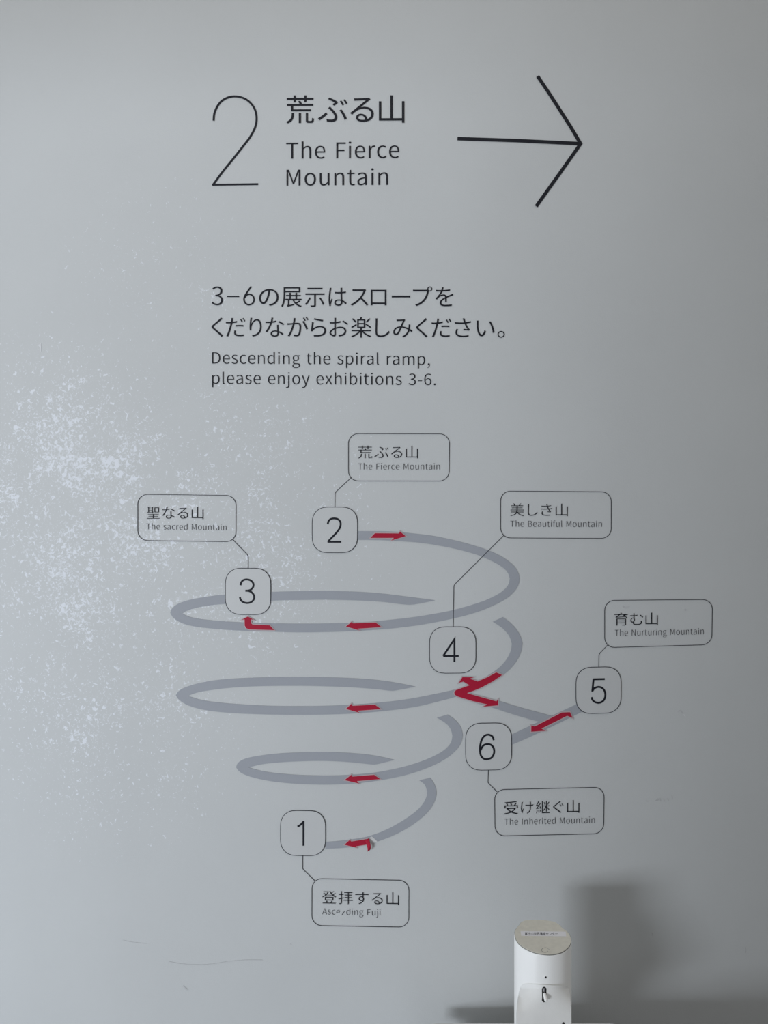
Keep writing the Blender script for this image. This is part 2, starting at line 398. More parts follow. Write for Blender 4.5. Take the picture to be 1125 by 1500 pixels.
read_glyphs("""
,|278|75 -190 -7 18 90 38 146 209 0 -96 0 67 -77 107 48 0 -37 0 -69 -64 0 40 0 -40 67 -64 -36 0 4 0 11 1 -4 0 -1 -60 -100 -135 62 27 7 -18
-|347|46 245 0 23 85 0 256 0 -85 0 0 23 0 70 0 -23 -85 0 -256 0 85 0 0 -23
.|278|139 -13 -37 0 36 0 66 69 0 -41 0 42 -66 70 36 0 -37 0 -66 -70 0 42 0 -41
3|555|263 -13 -114 0 131 0 236 209 0 -131 0 101 -155 186 86 -21 0 2 0 5 0 -2 78 27 130 176 0 -89 0 116 -214 183 124 0 -84 0 -204 -87 55 50 16 -19 49 -58 -16 20 42 42 152 71 -59 0 77 0 124 -116 0 70 0 -79 -203 -140 152 0 0 -23 0 -70 0 23 170 0 228 -147 0 89 0 -84 -149 -136 88 0 -83 0 -181 84 43 -44 -16 -20 -47 -59 16 20 48 -53
6|555|301 -13 -140 0 114 0 211 238 0 -142 0 154 -204 230 124 0 -57 0 -166 -88 45 55 4 227 189 304 -102 0 44 0 116 -56 -28 34 18 19 52 56 -17 -18 -41 44 -172 75 76 0 -142 0 -271 -396 0 287 0 -242|144 294 10 -152 48 68 149 93 -45 0 89 0 132 -162 0 99 0 -100 -124 -166 70 0 -92 0
A|608|4 0 83 244 31 0 93 0 -31 0 24 75 71 224 -24 -75 89 0 268 0 -89 0 24 -75 70 -224 -23 75 33 0 98 0 -32 0 -83 244 -249 733 83 -244 -34 0 -103 0 34 0 -83 -244|191 297 74 0 12 38 36 113 -12 -38 26 83 73 248 -23 -86 1 0 4 0 -1 0 24 -85 74 -248 -27 83 12 -38 35 -113 -12 38 -74 0
B|657|101 0 0 244 78 0 233 0 -78 0 164 0 278 215 0 -144 0 100 -149 175 87 -17 0 2 0 5 0 -2 69 22 107 159 0 -73 0 129 -252 179 148 0 -72 0 -217 0 72 0 0 -244|193 422 36 0 0 80 0 238 0 -79 38 0 113 0 -38 0 115 0 173 -118 0 86 0 -75 -177 -120 126 0 -36 0|193 74 43 0 0 92 0 276 0 -92 43 0 128 0 -43 0 129 0 200 -132 0 91 0 -99 -200 -144 126 0 -43 0
D|688|101 0 0 244 62 0 187 0 -62 0 221 0 341 369 0 -232 0 234 -345 364 225 0 -61 0 -183 0 61 0 0 -244|193 76 28 0 0 194 0 582 0 -194 28 0 83 0 -28 0 173 0 258 -289 0 186 0 -185 -258 -293 173 0 -28 0
F|552|101 0 0 244 31 0 92 0 -31 0 0 110 0 329 0 -110 93 0 280 0 -93 0 0 26 0 78 0 -26 -93 0 -280 0 93 0 0 83 0 248 0 -82 110 0 330 0 -110 0 0 26 0 78 0 -26 -141 0 -422 0 141 0 0 -244
I|293|101 0 0 244 31 0 92 0 -31 0 0 244 0 733 0 -244 -31 0 -92 0 31 0 0 -244
M|812|101 0 0 244 28 0 83 0 -28 0 0 135 0 406 0 -135 0 63 -12 216 6 -64 1 0 4 0 -1 0 20 -55 59 -167 -20 56 46 -127 139 -381 -46 127 21 0 62 0 -21 0 46 127 138 381 -46 -127 20 56 59 167 -19 -55 2 0 4 0 -1 0 -5 -64 -12 -216 0 63 0 -135 0 -406 0 135 29 0 86 0 -28 0 0 244 0 733 0 -244 -37 0 -111 0 37 0 -46 -130 -140 -392 47 131 -17 -50 -51 -153 19 51 -1 0 -4 0 1 0 -18 51 -53 153 19 -50 -47 131 -140 392 47 -130 -37 0 -111 0 37 0 0 -244
N|723|101 0 0 244 29 0 87 0 -29 0 0 128 0 385 0 -128 0 77 -11 229 4 -74 1 0 4 0 -1 0 26 -50 79 -151 -26 51 89 -154 267 -463 -89 154 32 0 95 0 -31 0 0 244 0 733 0 -244 -29 0 -88 0 30 0 0 -127 0 -381 0 127 0 -76 13 -232 -6 73 -1 0 -5 0 2 0 -26 50 -79 151 27 -50 -89 154 -268 462 89 -154 -31 0 -94 0 31 0 0 -244
T|599|253 0 0 218 31 0 93 0 -31 0 0 218 0 655 0 -218 74 0 222 0 -74 0 0 26 0 78 0 -26 -179 0 -537 0 179 0 0 -26 0 -78 0 26 74 0 222 0 -74 0 0 -218
a|563|217 -13 -91 0 67 0 180 78 -52 -43 1 0 3 0 -1 0 3 -22 8 -65 -3 22 25 0 75 0 -25 0 0 111 0 334 0 -111 0 135 -188 223 133 0 -88 0 -213 -71 49 32 12 -21 35 -63 -12 21 43 29 163 58 -63 0 89 0 112 -137 0 70 -231 -26 -333 -203 0 118 0 -98|243 61 52 0 -54 0 -96 86 0 -62 0 70 245 136 -183 -21 0 -50 0 -151 0 50 -53 -47
b|618|331 -13 -50 0 124 0 236 293 0 -186 0 168 -216 277 140 0 -61 0 -171 -76 50 42 1 33 4 97 -1 -32 0 73 0 218 0 -72 -31 0 -92 0 31 0 0 -265 0 -796 0 265 24 0 73 0 -24 0 3 19 8 56 -3 -19 1 0 4 0 -1 0 47 -43|316 64 90 0 -36 0 -132 56 47 -42 0 95 0 286 0 -95 51 48 144 74 -45 0 104 0 144 -201 0 121 0 -134
c|510|306 -13 -144 0 65 0 176 68 -49 -42 -13 21 -40 62 14 -21 -34 -30 -128 -54 50 0 -100 0 -168 208 0 -125 0 125 171 209 -99 0 42 0 108 -47 -31 28 16 20 46 60 -15 -20 -38 34 -158 64 71 0 -140 0 -261 -286 0 181 0 -180
d|620|277 -13 -136 0 65 0 165 77 -42 -42 1 0 3 0 -1 0 3 -21 8 -64 -2 21 25 0 75 0 -25 0 0 265 0 796 0 -265 -30 0 -92 0 31 0 0 -69 0 -209 0 70 2 -31 5 -93 -1 31 -48 39 -153 63 64 0 -124 0 -235 -286 0 176 0 -181|297 64 50 0 -95 0 -150 208 0 -131 0 124 157 208 -87 0 45 0 132 -57 -45 41 0 -95 0 -285 0 95 -45 -50
e|554|312 -13 -145 0 73 0 178 55 -47 -31 -10 20 -32 61 11 -20 -41 -27 -136 -43 53 0 -103 0 -180 190 6 -116 122 0 366 0 -122 0 2 14 4 52 0 -20 0 155 -217 255 139 0 -124 0 -243 -286 0 177 0 -179|141 315 97 0 11 108 156 169 -77 0 85 0 135 -169 0 110 -97 0
f|325|33 469 0 23 25 0 74 0 -25 0 0 -156 0 -469 0 156 30 0 91 0 -30 0 0 156 0 469 0 -156 38 0 115 0 -38 0 0 25 0 74 0 -24 -38 0 -115 0 38 0 0 29 0 86 0 -28 0 70 77 107 -52 0 19 0 61 -15 -20 10 7 24 20 71 -7 -23 -25 10 -91 17 34 0 -108 0 -158 -179 0 110 0 -29 0 -87 0 29 -25 -1 -74 -5 25 2 0 -23
g|564|275 -250 -132 0 168 0 275 188 0 -101 0 90 -189 129 125 0 -36 0 -107 0 36 0 -73 0 -95 59 0 -34 0 30 35 65 -20 -17 24 -12 80 -19 -26 0 112 0 199 189 0 -116 0 47 -44 112 26 -25 37 0 111 0 -37 0 0 24 0 70 0 -23 -63 0 -189 0 63 0 -19 8 -77 14 31 0 -109 0 -203 -194 0 119 0 -65 71 -146 -36 28 0 -1 0 -4 0 1 -29 -20 -60 -101 0 45 0 -43 49 -89 -28 17 0 -2 0 -5 0 2 -51 -31 -80 -123 0 47 0 -93|274 234 63 0 -62 0 -115 129 0 -79 0 80 115 127 -63 0 65 0 116 -127 0 80 0 -79|288 -187 105 0 -99 0 -157 95 0 -58 0 31 55 92 -39 -28 24 -6 70 -8 -20 0 31 0 94 0 -31 0 72 0 110 -69 0 51 0 -56
h|607|92 0 0 265 31 0 92 0 -31 0 0 131 0 394 0 -131 54 55 148 83 -56 0 72 0 103 -145 0 102 0 -111 0 -332 0 111 31 0 91 0 -30 0 0 115 0 344 0 -115 0 138 -166 213 114 0 -74 0 -180 -91 50 50 1 38 4 112 -1 -37 0 73 0 218 0 -72 -31 0 -92 0 31 0 0 -265
i|275|92 0 0 181 31 0 92 0 -31 0 0 181 0 543 0 -181 -31 0 -92 0 31 0 0 -181|138 655 -36 0 36 0 61 61 0 -37 0 35 -61 59 36 0 -36 0 -60 -59 0 35 0 -37
j|275|35 -242 -32 0 108 0 149 180 0 -111 0 202 0 605 0 -202 -30 0 -91 0 30 0 0 -202 0 -605 0 202 0 -66 -67 -107 54 0 -19 0 -52 10 14 -5 -6 -23 -18 -69 6 23 19 -8|138 655 -36 0 35 0 61 61 0 -37 0 35 -61 59 35 0 -36 0 -61 -59 0 35 0 -37
l|284|188 -13 -68 0 25 0 53 8 -13 -4 -4 23 -13 70 4 -23 -10 -2 -19 -2 5 0 -14 0 -25 39 0 -28 0 231 0 694 0 -231 -31 0 -92 0 31 0 0 -229 0 -688 0 229 0 -77
m|926|92 0 0 181 31 0 92 0 -31 0 0 131 0 394 0 -131 49 56 136 83 -41 0 69 0 101 -145 0 102 0 -111 0 -332 0 111 31 0 91 0 -30 0 0 131 0 394 0 -131 51 56 137 83 -42 0 69 0 101 -145 0 102 0 -111 0 -332 0 111 31 0 91 0 -30 0 0 115 0 344 0 -115 0 138 -164 213 111 0 -67 0 -180 -104 57 61 -22 64 -150 104 84 0 -65 0 -169 -93 48 52 -1 0 -2 0 1 0 -3 27 -9 79 3 -26 -25 0 -75 0 25 0 0 -181
n|610|92 0 0 181 31 0 92 0 -31 0 0 131 0 394 0 -131 54 55 148 83 -56 0 72 0 103 -145 0 102 0 -111 0 -332 0 111 31 0 91 0 -30 0 0 115 0 344 0 -115 0 138 -166 213 114 0 -74 0 -182 -93 51 52 -1 0 -2 0 1 0 -3 27 -9 79 3 -26 -25 0 -75 0 25 0 0 -181
o|606|303 -13 -133 0 133 0 251 284 0 -180 0 181 -251 286 133 0 -133 0 -251 -286 0 181 0 -180|303 63 94 0 -94 0 -157 208 0 -125 0 125 157 209 -94 0 94 0 158 -209 0 125 0 -125
p|620|92 -229 0 257 31 0 92 0 -31 0 0 61 0 184 0 -61 -1 32 -3 95 1 -32 49 -41 150 -63 -49 0 124 0 236 293 0 -186 0 168 -216 277 140 0 -63 0 -173 -77 49 41 -1 0 -2 0 1 0 -3 21 -9 63 3 -21 -25 0 -75 0 25 0 0 -257|316 64 90 0 -36 0 -132 56 48 -42 0 95 0 286 0 -95 52 48 144 74 -45 0 104 0 144 -201 0 121 0 -134
r|388|92 0 0 181 31 0 92 0 -31 0 0 116 0 349 0 -116 36 92 136 126 -45 0 23 0 53 -9 -18 6 6 27 17 79 -6 -26 -17 9 -58 12 24 0 -60 0 -154 -113 38 69 -1 0 -2 0 1 0 -3 33 -9 99 3 -33 -25 0 -75 0 25 0 0 -181
s|468|234 -13 -77 0 128 0 197 161 0 -88 0 103 -165 165 79 -30 -61 23 -117 94 0 -51 0 43 101 79 -69 0 48 0 123 -48 -37 27 15 19 44 57 -15 -19 -41 34 -168 62 67 0 -119 0 -187 -154 0 86 0 -93 158 -157 -76 28 60 -22 124 -103 0 55 0 -47 -107 -85 72 0 -65 0 -161 65 48 -39 -15 -20 -44 -61 15 20 51 -43
t|377|262 -13 -115 0 34 0 101 20 -31 -10 -6 23 -18 69 6 -23 -18 -8 -62 -15 20 0 -63 0 -84 104 0 -66 0 101 0 304 0 -101 49 0 148 0 -49 0 0 25 0 74 0 -24 -49 0 -148 0 49 0 0 51 0 153 0 -51 -25 0 -76 0 25 0 -3 -51 -10 -153 3 51 -29 -1 -86 -5 29 2 0 -23 0 -69 0 23 27 0 81 0 -27 0 0 -100 0 -301 0 100 0 -109
u|607|251 -13 -115 0 74 0 179 98 -51 -59 1 0 3 0 -1 0 3 -28 7 -85 -2 28 26 0 76 0 -25 0 0 181 0 543 0 -181 -30 0 -91 0 31 0 0 -128 0 -385 0 128 -52 -64 -147 -92 56 0 -72 0 -102 144 0 -101 0 111 0 333 0 -111 -31 0 -92 0 31 0 0 -114 0 -344 0 115 0 -139
x|498|15 0 60 94 32 0 96 0 -32 0 24 42 73 127 -24 -42 19 33 55 97 -19 -31 2 0 5 0 -2 0 21 -31 59 -97 -18 33 27 -42 80 -127 -27 42 33 0 100 0 -33 0 -59 91 -179 274 60 -91 55 90 165 269 -55 -89 -31 0 -95 0 32 0 -22 -39 -67 -119 22 40 -17 -31 -48 -91 16 31 -2 0 -5 0 2 0 -18 31 -53 91 16 -31 -24 40 -73 119 24 -39 -33 0 -99 0 33 0 55 -86 165 -260 -55 87 -60 -94
y|521|101 -234 -25 0 108 0 203 188 -38 -106 68 196 204 589 -68 -196 -29 0 -89 0 30 0 -33 -100 -98 -301 33 100 -14 -49 -44 -154 14 50 -2 0 -5 0 2 0 -19 51 -54 154 17 -48 -37 100 -110 301 37 -100 -32 0 -95 0 32 0 73 -181 218 -544 -73 181 -4 -14 -12 -41 4 14 -23 -67 -122 -117 61 0 -15 0 -42 9 11 -4 -6 -24 -18 -73 6 24 17 -7
。|1000|194 244 85 0 -83 0 -152 -152 0 84 0 -85 152 -153 -83 0 85 0 153 153 0 -85 0 84|194 -10 57 0 -55 0 -101 102 0 -57 0 55 101 101 -55 0 57 0 102 -101 0 55 0 -57
い|1000|223 698 -4 -24 -32 1 -97 2 32 0 6 -24 7 -89 0 23 0 -58 11 -267 -9 87 27 -259 213 -353 -95 0 67 0 188 228 -60 -170 -21 24 -63 71 21 -24 -26 -100 -124 -204 51 0 -71 0 -136 278 14 -167 -7 83 -7 237 0 -63 0 26|744 670 89 -116 -26 -9 -78 -27 26 9 96 -117 174 -503 -18 181 27 11 80 33 -26 -11 -15 169
お|1000|721 688 71 -38 -12 -20 -36 -60 12 20 64 -34 224 -150 -49 47 14 22 41 64 -13 -21 -49 40|325 279 -81 -38 1 -59 3 -177 -1 59 0 -33 -36 -49 23 0 -39 0 -109 85 0 -46 0 45|121 619 55 -7 1 -25 2 -76 -1 26 34 -4 128 -5 -57 0 21 0 74 3 -28 -2 0 -43 -1 -131 0 44 0 -19 0 -57 0 19 -115 -49 -219 -219 0 83 0 -89 208 -166 -78 0 54 0 88 123 0 -93 -1 72 -4 217 1 -72 72 25 218 39 -75 0 95 0 172 -131 0 85 0 -92 -168 -156 88 19 -37 -8 -117 -7 37 -1 10 -27 28 -81 -9 27 35 2 124 14 -45 -11 137 33 213 231 0 -121 0 120 -251 199 146 0 -66 0 -220 -37 76 24 0 12 0 35 0 -12 1 45 2 135 -1 -45 73 8 210 35 -59 -14 0 26 -2 78 1 -26 -57 -17 -206 -40 73 9 1 36 4 108 -1 -36 1 23 7 69 -3 -18 -30 0 -89 0 30 0 3 -17 5 -71 0 20 0 -38 -1 -114 0 38 -28 -2 -77 -3 23 0 -37 0
が|1000|768 661 62 -81 -24 -11 -73 -33 25 11 71 -82 179 -359 -30 103 26 12 77 37 -25 -12 -33 93|780 806 25 -35 -18 -7 -54 -22 18 8 27 -38 81 -139 -20 40 19 8 55 24 -18 -8 -21 40|890 846 26 -36 -17 -7 -53 -22 18 8 28 -38 83 -138 -22 43 18 8 54 24 -18 -8 -19 37|64 557 32 -1 3 -28 9 -86 -3 29 25 4 90 12 -23 -3 42 5 127 13 -42 -4 -34 -134 -211 -498 102 136 27 -11 81 -33 -27 11 106 169 211 539 -37 -143 43 4 107 7 -24 0 64 0 106 -108 0 91 0 -108 -47 -306 31 68 -20 -44 -88 -52 37 0 -28 0 -122 21 42 -13 4 -28 13 -84 -4 28 32 -7 118 -14 -39 0 64 0 146 83 -33 -67 41 83 58 361 0 -119 0 136 -163 170 90 0 -24 0 -112 -7 47 4 9 48 26 142 -9 -47 3 20 11 60 -4 -19 -31 3 -92 9 31 -3 0 -68 -26 -218 15 72 -61 -5 -152 -11 33 1 -32 -1
き|1000|305 265 -24 -35 -26 5 -78 16 26 -5 -22 -44 -39 -143 0 57 1 -128 307 -186 -196 0 85 0 234 17 -70 -11 1 27 3 80 -1 -27 -72 -15 -238 -21 93 0 -157 0 -231 124 0 -83 0 44|502 698 -8 30 3 -8 7 -25 -2 9 -96 -5 -330 12 120 -14 2 -24 5 -73 -2 25 125 -11 344 -7 -96 -6 9 -26 27 -78 -9 26 7 -17 20 -52 -6 18 -113 -10 -415 5 150 -16 1 -25 4 -75 -1 25 154 -11 440 2 -122 -11 22 -49 78 -144 -30 46 -32 4 -150 17 53 -6 -2 -20 -7 -61 3 20 69 -8 219 -32 -56 15 14 20 41 61 -13 -20 -14 14 -37 43 11 -16 -26 38 -70 124 21 -43 70 10 181 36 -48 -13 -4 25 -12 75 4 -25 -47 -15 -200 -43 83 10 -7 20 -23 60 8 -20 -7 23 -22 69 8 -23 69 9 197 40 -57 -16 -3 24 -11 72 4 -24 -64 -21 -205 -45 71 9 -11 40 -24 119 4 -38 -28 -3 -85 -11 29 4 10 -28
く|1000|704 738 -21 -17 -24 22 -74 66 25 -22 -12 -19 -57 -67 20 20 -68 -69 -295 -252 75 63 -90 -76 -7 -198 -95 79 93 -77 315 -279 -70 72 25 -24 69 -73 -21 24 24 22 71 66 -23 -22 -106 106 -374 323 90 -76 -64 54 -3 121 -60 -50 74 62 286 236 -68 -60 17 14
ぐ|1000|639 569 25 -37 -17 -7 -53 -23 18 8 26 -39 84 -148 -21 41 19 8 56 24 -18 -8 -21 38|756 614 26 -35 -18 -8 -54 -24 18 8 28 -38 88 -144 -23 42 18 8 54 24 -18 -8 -21 40|691 738 -21 -17 -25 22 -75 66 25 -22 -11 -19 -57 -67 20 20 -68 -69 -295 -252 76 64 -90 -76 -7 -198 -95 78 94 -77 316 -279 -71 72 24 -24 69 -73 -21 24 24 22 71 66 -23 -22 -106 106 -374 323 90 -75 -65 54 -3 121 -60 -51 73 62 286 236 -70 -58 17 14
け|1000|255 765 -5 -19 -31 3 -93 9 31 -3 0 -18 -5 -67 3 23 -12 -83 -38 -399 0 162 0 -126 53 -317 -20 61 23 3 68 8 -23 -3 -1 10 -3 34 1 -10 -1 11 5 45 -3 -15 11 49 65 221 -24 -70 -14 9 -43 26 14 -9 -19 -50 -54 -153 14 42 -38 164 28 528 -31 -145 4 19|396 573 43 -7 0 -26 0 -80 0 27 43 -3 162 -6 -48 0 41 0 127 3 -43 -2 0 -10 0 -31 0 11 0 -192 -113 -399 107 94 -24 -24 -97 -62 32 13 25 -19 73 -57 -24 19 212 125 212 518 0 -230 0 12 0 35 0 -11 60 4 162 17 -46 -7 0 28 0 82 0 -27 -47 -11 -163 -23 59 5 0 51 -1 151 1 -50 0 22 3 59 -2 -17 -31 0 -93 0 31 0 3 -16 9 -60 -2 23 2 -25 6 -155 -1 63 -42 -2 -126 -3 41 0 -54 0
さ|1000|312 312 -30 -48 -26 6 -78 18 26 -6 -28 -59 -48 -166 0 55 0 -136 310 -206 -190 0 111 0 258 22 -62 -11 2 27 4 80 -1 -27 -70 -16 -258 -25 102 -1 -148 1 -235 138 0 -95 0 48|158 631 147 -18 1 -26 2 -80 -1 27 157 -13 420 -2 -119 -11 34 -83 121 -228 -39 57 -36 4 -166 15 56 -5 -2 -22 -6 -67 2 22 72 -5 241 -27 -48 11 14 19 41 56 -13 -19 -15 17 -44 53 14 -19 -37 52 -112 206 31 -77 67 9 207 41 -61 -18 -3 26 -9 78 3 -26 -68 -23 -223 -49 72 10 -20 58 -46 171 8 -47 -28 -3 -85 -11 29 4 9 -26 25 -78 -7 21 10 -30 30 -90 -10 30 -110 -8
し|1000|340 779 -5 -33 -34 1 -101 1 34 0 6 -29 8 -102 0 37 0 -105 -10 -506 0 148 0 -163 243 -223 -144 0 220 0 418 221 -69 -95 -19 23 -57 68 19 -23 -72 -104 -358 -207 183 0 -95 0 -164 149 0 -110 0 149 12 498 -3 -113 1 33
す|1000|568 372 -16 45 9 -94 -88 -141 58 0 -56 0 -102 99 0 -62 0 65 101 106 -52 0 40 0|96 653 111 2 1 -25 2 -77 -1 26 125 9 447 17 -152 -1 1 -33 1 -101 0 34 -20 7 -67 11 25 0 -95 0 -176 -174 0 99 0 -109 164 -167 -84 0 34 0 87 27 -24 -18 -40 -91 -265 -177 133 30 22 -22 67 -66 -22 22 233 70 299 355 0 -135 0 50 -32 128 21 -34 0 55 -2 165 1 -55 5 0 14 0 -4 0 146 0 293 -5 -56 3 1 25 1 74 0 -24 -48 0 -293 1 122 0 -5 0 -15 0 5 0 1 22 1 65 0 -21 1 13 5 63 -2 -11 -30 0 -91 0 31 0 1 -8 6 -63 -1 26 1 -22 2 -66 0 22 -149 -2
だ|1000|507 468 53 5 0 -25 0 -75 0 25 62 7 186 11 -63 0 58 0 168 -12 -51 7 1 26 2 76 0 -25 -54 6 -173 9 59 0 -64 0|528 225 -9 -33 -25 2 -75 7 25 -2 -9 -42 -15 -118 0 38 0 -99 244 -148 -158 0 73 0 193 15 -54 -8 1 27 3 81 -1 -27 -61 -13 -195 -20 65 0 -143 0 -169 93 0 -47 0 26|755 742 26 -36 -17 -7 -53 -23 18 8 27 -38 81 -139 -20 41 18 8 54 24 -18 -8 -20 41|865 783 27 -38 -17 -7 -52 -23 18 8 28 -38 83 -139 -22 44 18 8 54 24 -18 -8 -19 38|191 606 33 0 -36 0 -120 7 48 -6 1 -26 3 -78 -1 26 36 -2 116 -4 -44 0 28 0 92 3 -33 -2 -8 -36 -26 -107 9 33 -37 -141 -168 -447 60 103 29 -10 88 -30 -29 10 52 109 156 458 -38 -141 12 44 32 134 -10 -44 70 8 208 34 -65 -15 0 26 0 78 0 -26 -61 -15 -192 -35 65 8 5 25 15 74 -5 -24 4 20 18 79 -6 -21 -32 3 -96 8 32 -2 2 -20 -3 -82 4 28 -3 -20 -15 -87 7 35 -39 -3
な|1000|887 458 -54 46 15 22 45 66 -15 -22 -47 36 -233 133 72 -32 -13 -20 -41 -61 14 21 67 -30|622 165 -32 10 1 -15 1 -45 0 15 0 -55 -111 -99 83 0 -78 0 -116 79 0 -47 0 46 123 80 -73 0 36 0|687 485 -2 -41 -26 0 -78 0 26 0 2 -71 11 -252 -4 82 -31 7 -98 10 34 0 -113 0 -200 -150 0 92 0 -99 200 -144 -110 0 124 0 175 145 0 -80 0 14 -1 42 1 -14 65 -32 162 -115 -43 38 15 23 43 68 -14 -23 -52 44 -208 124 86 -31 -2 55 -7 164 3 -55 -1 36|451 794 -9 -36 -29 3 -88 8 29 -2 -2 -54 -31 -173 15 56 -39 -3 -113 -5 36 0 -42 0 -122 7 37 -5 2 -25 5 -75 -2 25 38 -2 117 -3 -37 0 29 0 89 3 -30 -2 -46 -117 -214 -374 83 97 26 -13 77 -40 -26 13 80 108 218 422 -49 -141 66 9 182 37 -53 -15 0 25 -2 75 1 -25 -51 -17 -157 -37 52 8 16 58
の|1000|476 642 -192 -24 -11 -92 -56 -270 25 83 -51 -169 -151 -236 47 0 -45 0 -103 182 0 -126 0 136|559 644 -13 -94 170 -15 267 -291 0 151 0 -173 -254 -297 129 28 -23 -5 -86 -13 32 3 16 -25 47 -74 -15 25 237 31 375 381 0 -210 0 203 -383 368 234 0 -244 0 -437 -407 0 217 0 -165 178 -267 -89 0 93 0 233 311 -62 -206 28 93
は|1000|255 764 -6 -17 -29 3 -88 7 29 -2 0 -21 -6 -71 4 23 -13 -83 -46 -421 0 147 0 -135 38 -316 -20 71 23 2 70 5 -23 -2 -1 11 -2 35 1 -10 -1 12 4 45 -3 -14 10 49 71 221 -24 -70 -14 11 -41 32 14 -11 -17 -41 -57 -147 16 45 -7 49 -10 139 0 -48 0 112 50 403 -20 -93 3 18|676 185 -32 10 1 -12 1 -35 0 12 0 -66 -109 -109 84 0 -72 0 -122 79 0 -51 0 49 128 81 -75 0 36 0|749 770 -3 -20 -30 0 -90 0 30 0 2 -17 4 -61 0 17 0 -41 0 -124 0 42 -31 0 -94 -2 32 1 -60 0 -170 8 57 -5 0 -25 0 -75 0 25 59 -4 168 -7 -57 0 32 1 96 2 -32 0 1 -82 10 -257 -3 77 -29 6 -93 9 33 0 -131 0 -206 -151 0 84 0 -90 208 -143 -134 0 135 0 173 161 0 -82 0 7 0 21 0 -7 51 -29 151 -116 -50 47 15 22 44 67 -14 -22 -52 47 -198 129 81 -32 -4 84 -12 285 1 -101 60 4 173 19 -55 -9 0 26 0 77 0 -25 -53 -10 -173 -23 61 5 1 47 3 121 -1 -27 1 20
ぶ|1000|481 539 27 18 17 -15 51 -47 -17 16 37 26 117 91 -23 -20 -6 17 -19 51 7 -17 -59 44 -247 131 77 -32 -15 -19 -46 -58 15 20 77 -31 214 -117 -43 36 -15 -12|288 62 51 -15 4 -28 12 -83 -4 28 45 -9 163 -16 -64 0 72 0 172 151 0 -123 0 90 -160 277 93 -100 -23 25 -73 77 25 -25 -20 -17 -59 -51 20 17 27 -24 80 -76 -21 24 56 -61 128 -219 0 68 0 -64 -101 -83 46 0 -63 0|865 24 -28 95 25 14 75 41 -25 -14 -32 88 -176 312 69 -81 -21 -12 -65 -37 22 12 69 -77|322 219 -58 -60 -16 20 -47 60 16 -20 -56 -62 -255 -196 82 45 16 -22 47 -66 -16 22 97 58|765 665 26 -37 -17 -7 -53 -23 18 8 27 -39 81 -140 -19 41 18 8 54 24 -18 -8 -20 41|875 705 28 -37 -17 -7 -52 -23 18 8 29 -37 83 -138 -22 43 18 8 54 24 -18 -8 -19 37
み|1000|848 514 -4 -71 -27 3 -81 9 27 -3 2 -28 0 -92 3 30 -2 -24 -9 -75 5 26 -80 38 -274 81 101 -11 42 93 114 240 -29 -44 8 12 26 33 -9 -11 -16 14 -50 41 17 -13 -13 -5 -50 -11 19 2 -42 -3 -226 -10 53 0 -20 0 -75 3 26 -2 1 -27 4 -81 -1 27 24 2 74 6 -22 -1 46 3 208 10 -40 -2 -31 -62 -104 -228 35 79 -197 -5 -333 -265 0 147 0 -84 130 -137 -74 0 52 0 126 69 -35 -52 38 56 126 262 -39 -88 104 -9 286 -92 -84 47 -32 -108 -262 -282 158 67 22 -18 66 -55 -22 18 145 72 263 297 -41 -130 39 -26 104 -79 -30 26 13 29 37 86 -12 -29 -32 23 -121 77 48 -27 11 58|374 370 -146 -11 -35 -78 -109 -218 37 46 -21 -26 -60 -35 23 0 -32 0 -60 68 0 -44 0 86
む|1000|722 692 59 -40 -17 -17 -51 -52 17 18 55 -40 195 -189 -49 63 19 19 56 57 -18 -19 -45 56|238 199 60 0 -36 0 -69 88 0 -56 0 75 92 128 -50 0 35 0 58 -77 0 48 0 -67|391 342 0 -56 0 35 -25 89 16 -23 0 51 0 151 0 -50 62 6 192 30 -62 -14 0 26 0 77 0 -25 -63 -17 -192 -36 63 7 0 15 0 45 0 -15 0 37 6 95 -3 -21 -29 0 -88 0 29 0 6 -21 8 -95 0 40 0 -17 0 -51 0 17 -14 0 -42 -1 14 1 -49 0 -158 14 59 -9 1 -24 4 -74 -1 25 58 -7 159 -10 -43 0 12 1 37 1 -12 0 0 -33 0 -100 0 34 -8 2 -27 3 10 0 -98 0 -164 -197 0 103 0 -116 129 -158 -56 0 11 0 32 3 -10 -2 0 -16 -1 -48 0 16 0 -75 230 -122 -201 0 66 0 207 20 -43 -11 91 24 130 162 -4 -94 2 41 0 108 1 -41 -28 9 -85 26 29 -9 5 -40 6 -113 0 40 0 -66 -83 -111 52 15 -36 -10 -170 -18 56 0 -145 0 -160 77 0 -55 1 21 2 63 -1 -21 40 45
ら|1000|335 784 86 -27 -7 -25 -20 -76 7 26 76 -21 388 -78 -95 13 7 26 19 77 -6 -25 -88 8|313 602 -14 -68 -28 4 -84 11 28 -3 -6 -105 -51 -406 20 91 25 -6 74 -18 -25 6 6 16 30 50 -14 -17 70 84 310 134 -132 0 102 0 176 -137 0 80 0 -137 -470 -189 316 -39 8 -27 24 -82 -8 27 372 -31 530 269 0 -179 0 117 -255 209 153 0 -120 0 -326 -122 96 84 11 64
り|1000|339 789 -21 -73 -29 1 -88 3 29 -1 -2 -27 -8 -86 5 30 -12 -81 -31 -323 0 95 0 -65 11 -159 -5 38 26 2 77 6 -26 -2 -6 50 -2 123 -3 -39 12 131 253 313 -125 0 105 0 159 -272 0 158 0 -251 -387 -372 217 32 16 -24 47 -72 -16 24 248 45 422 445 0 -278 0 210 -228 343 133 0 -127 0 -272 -227 41 102 6 70
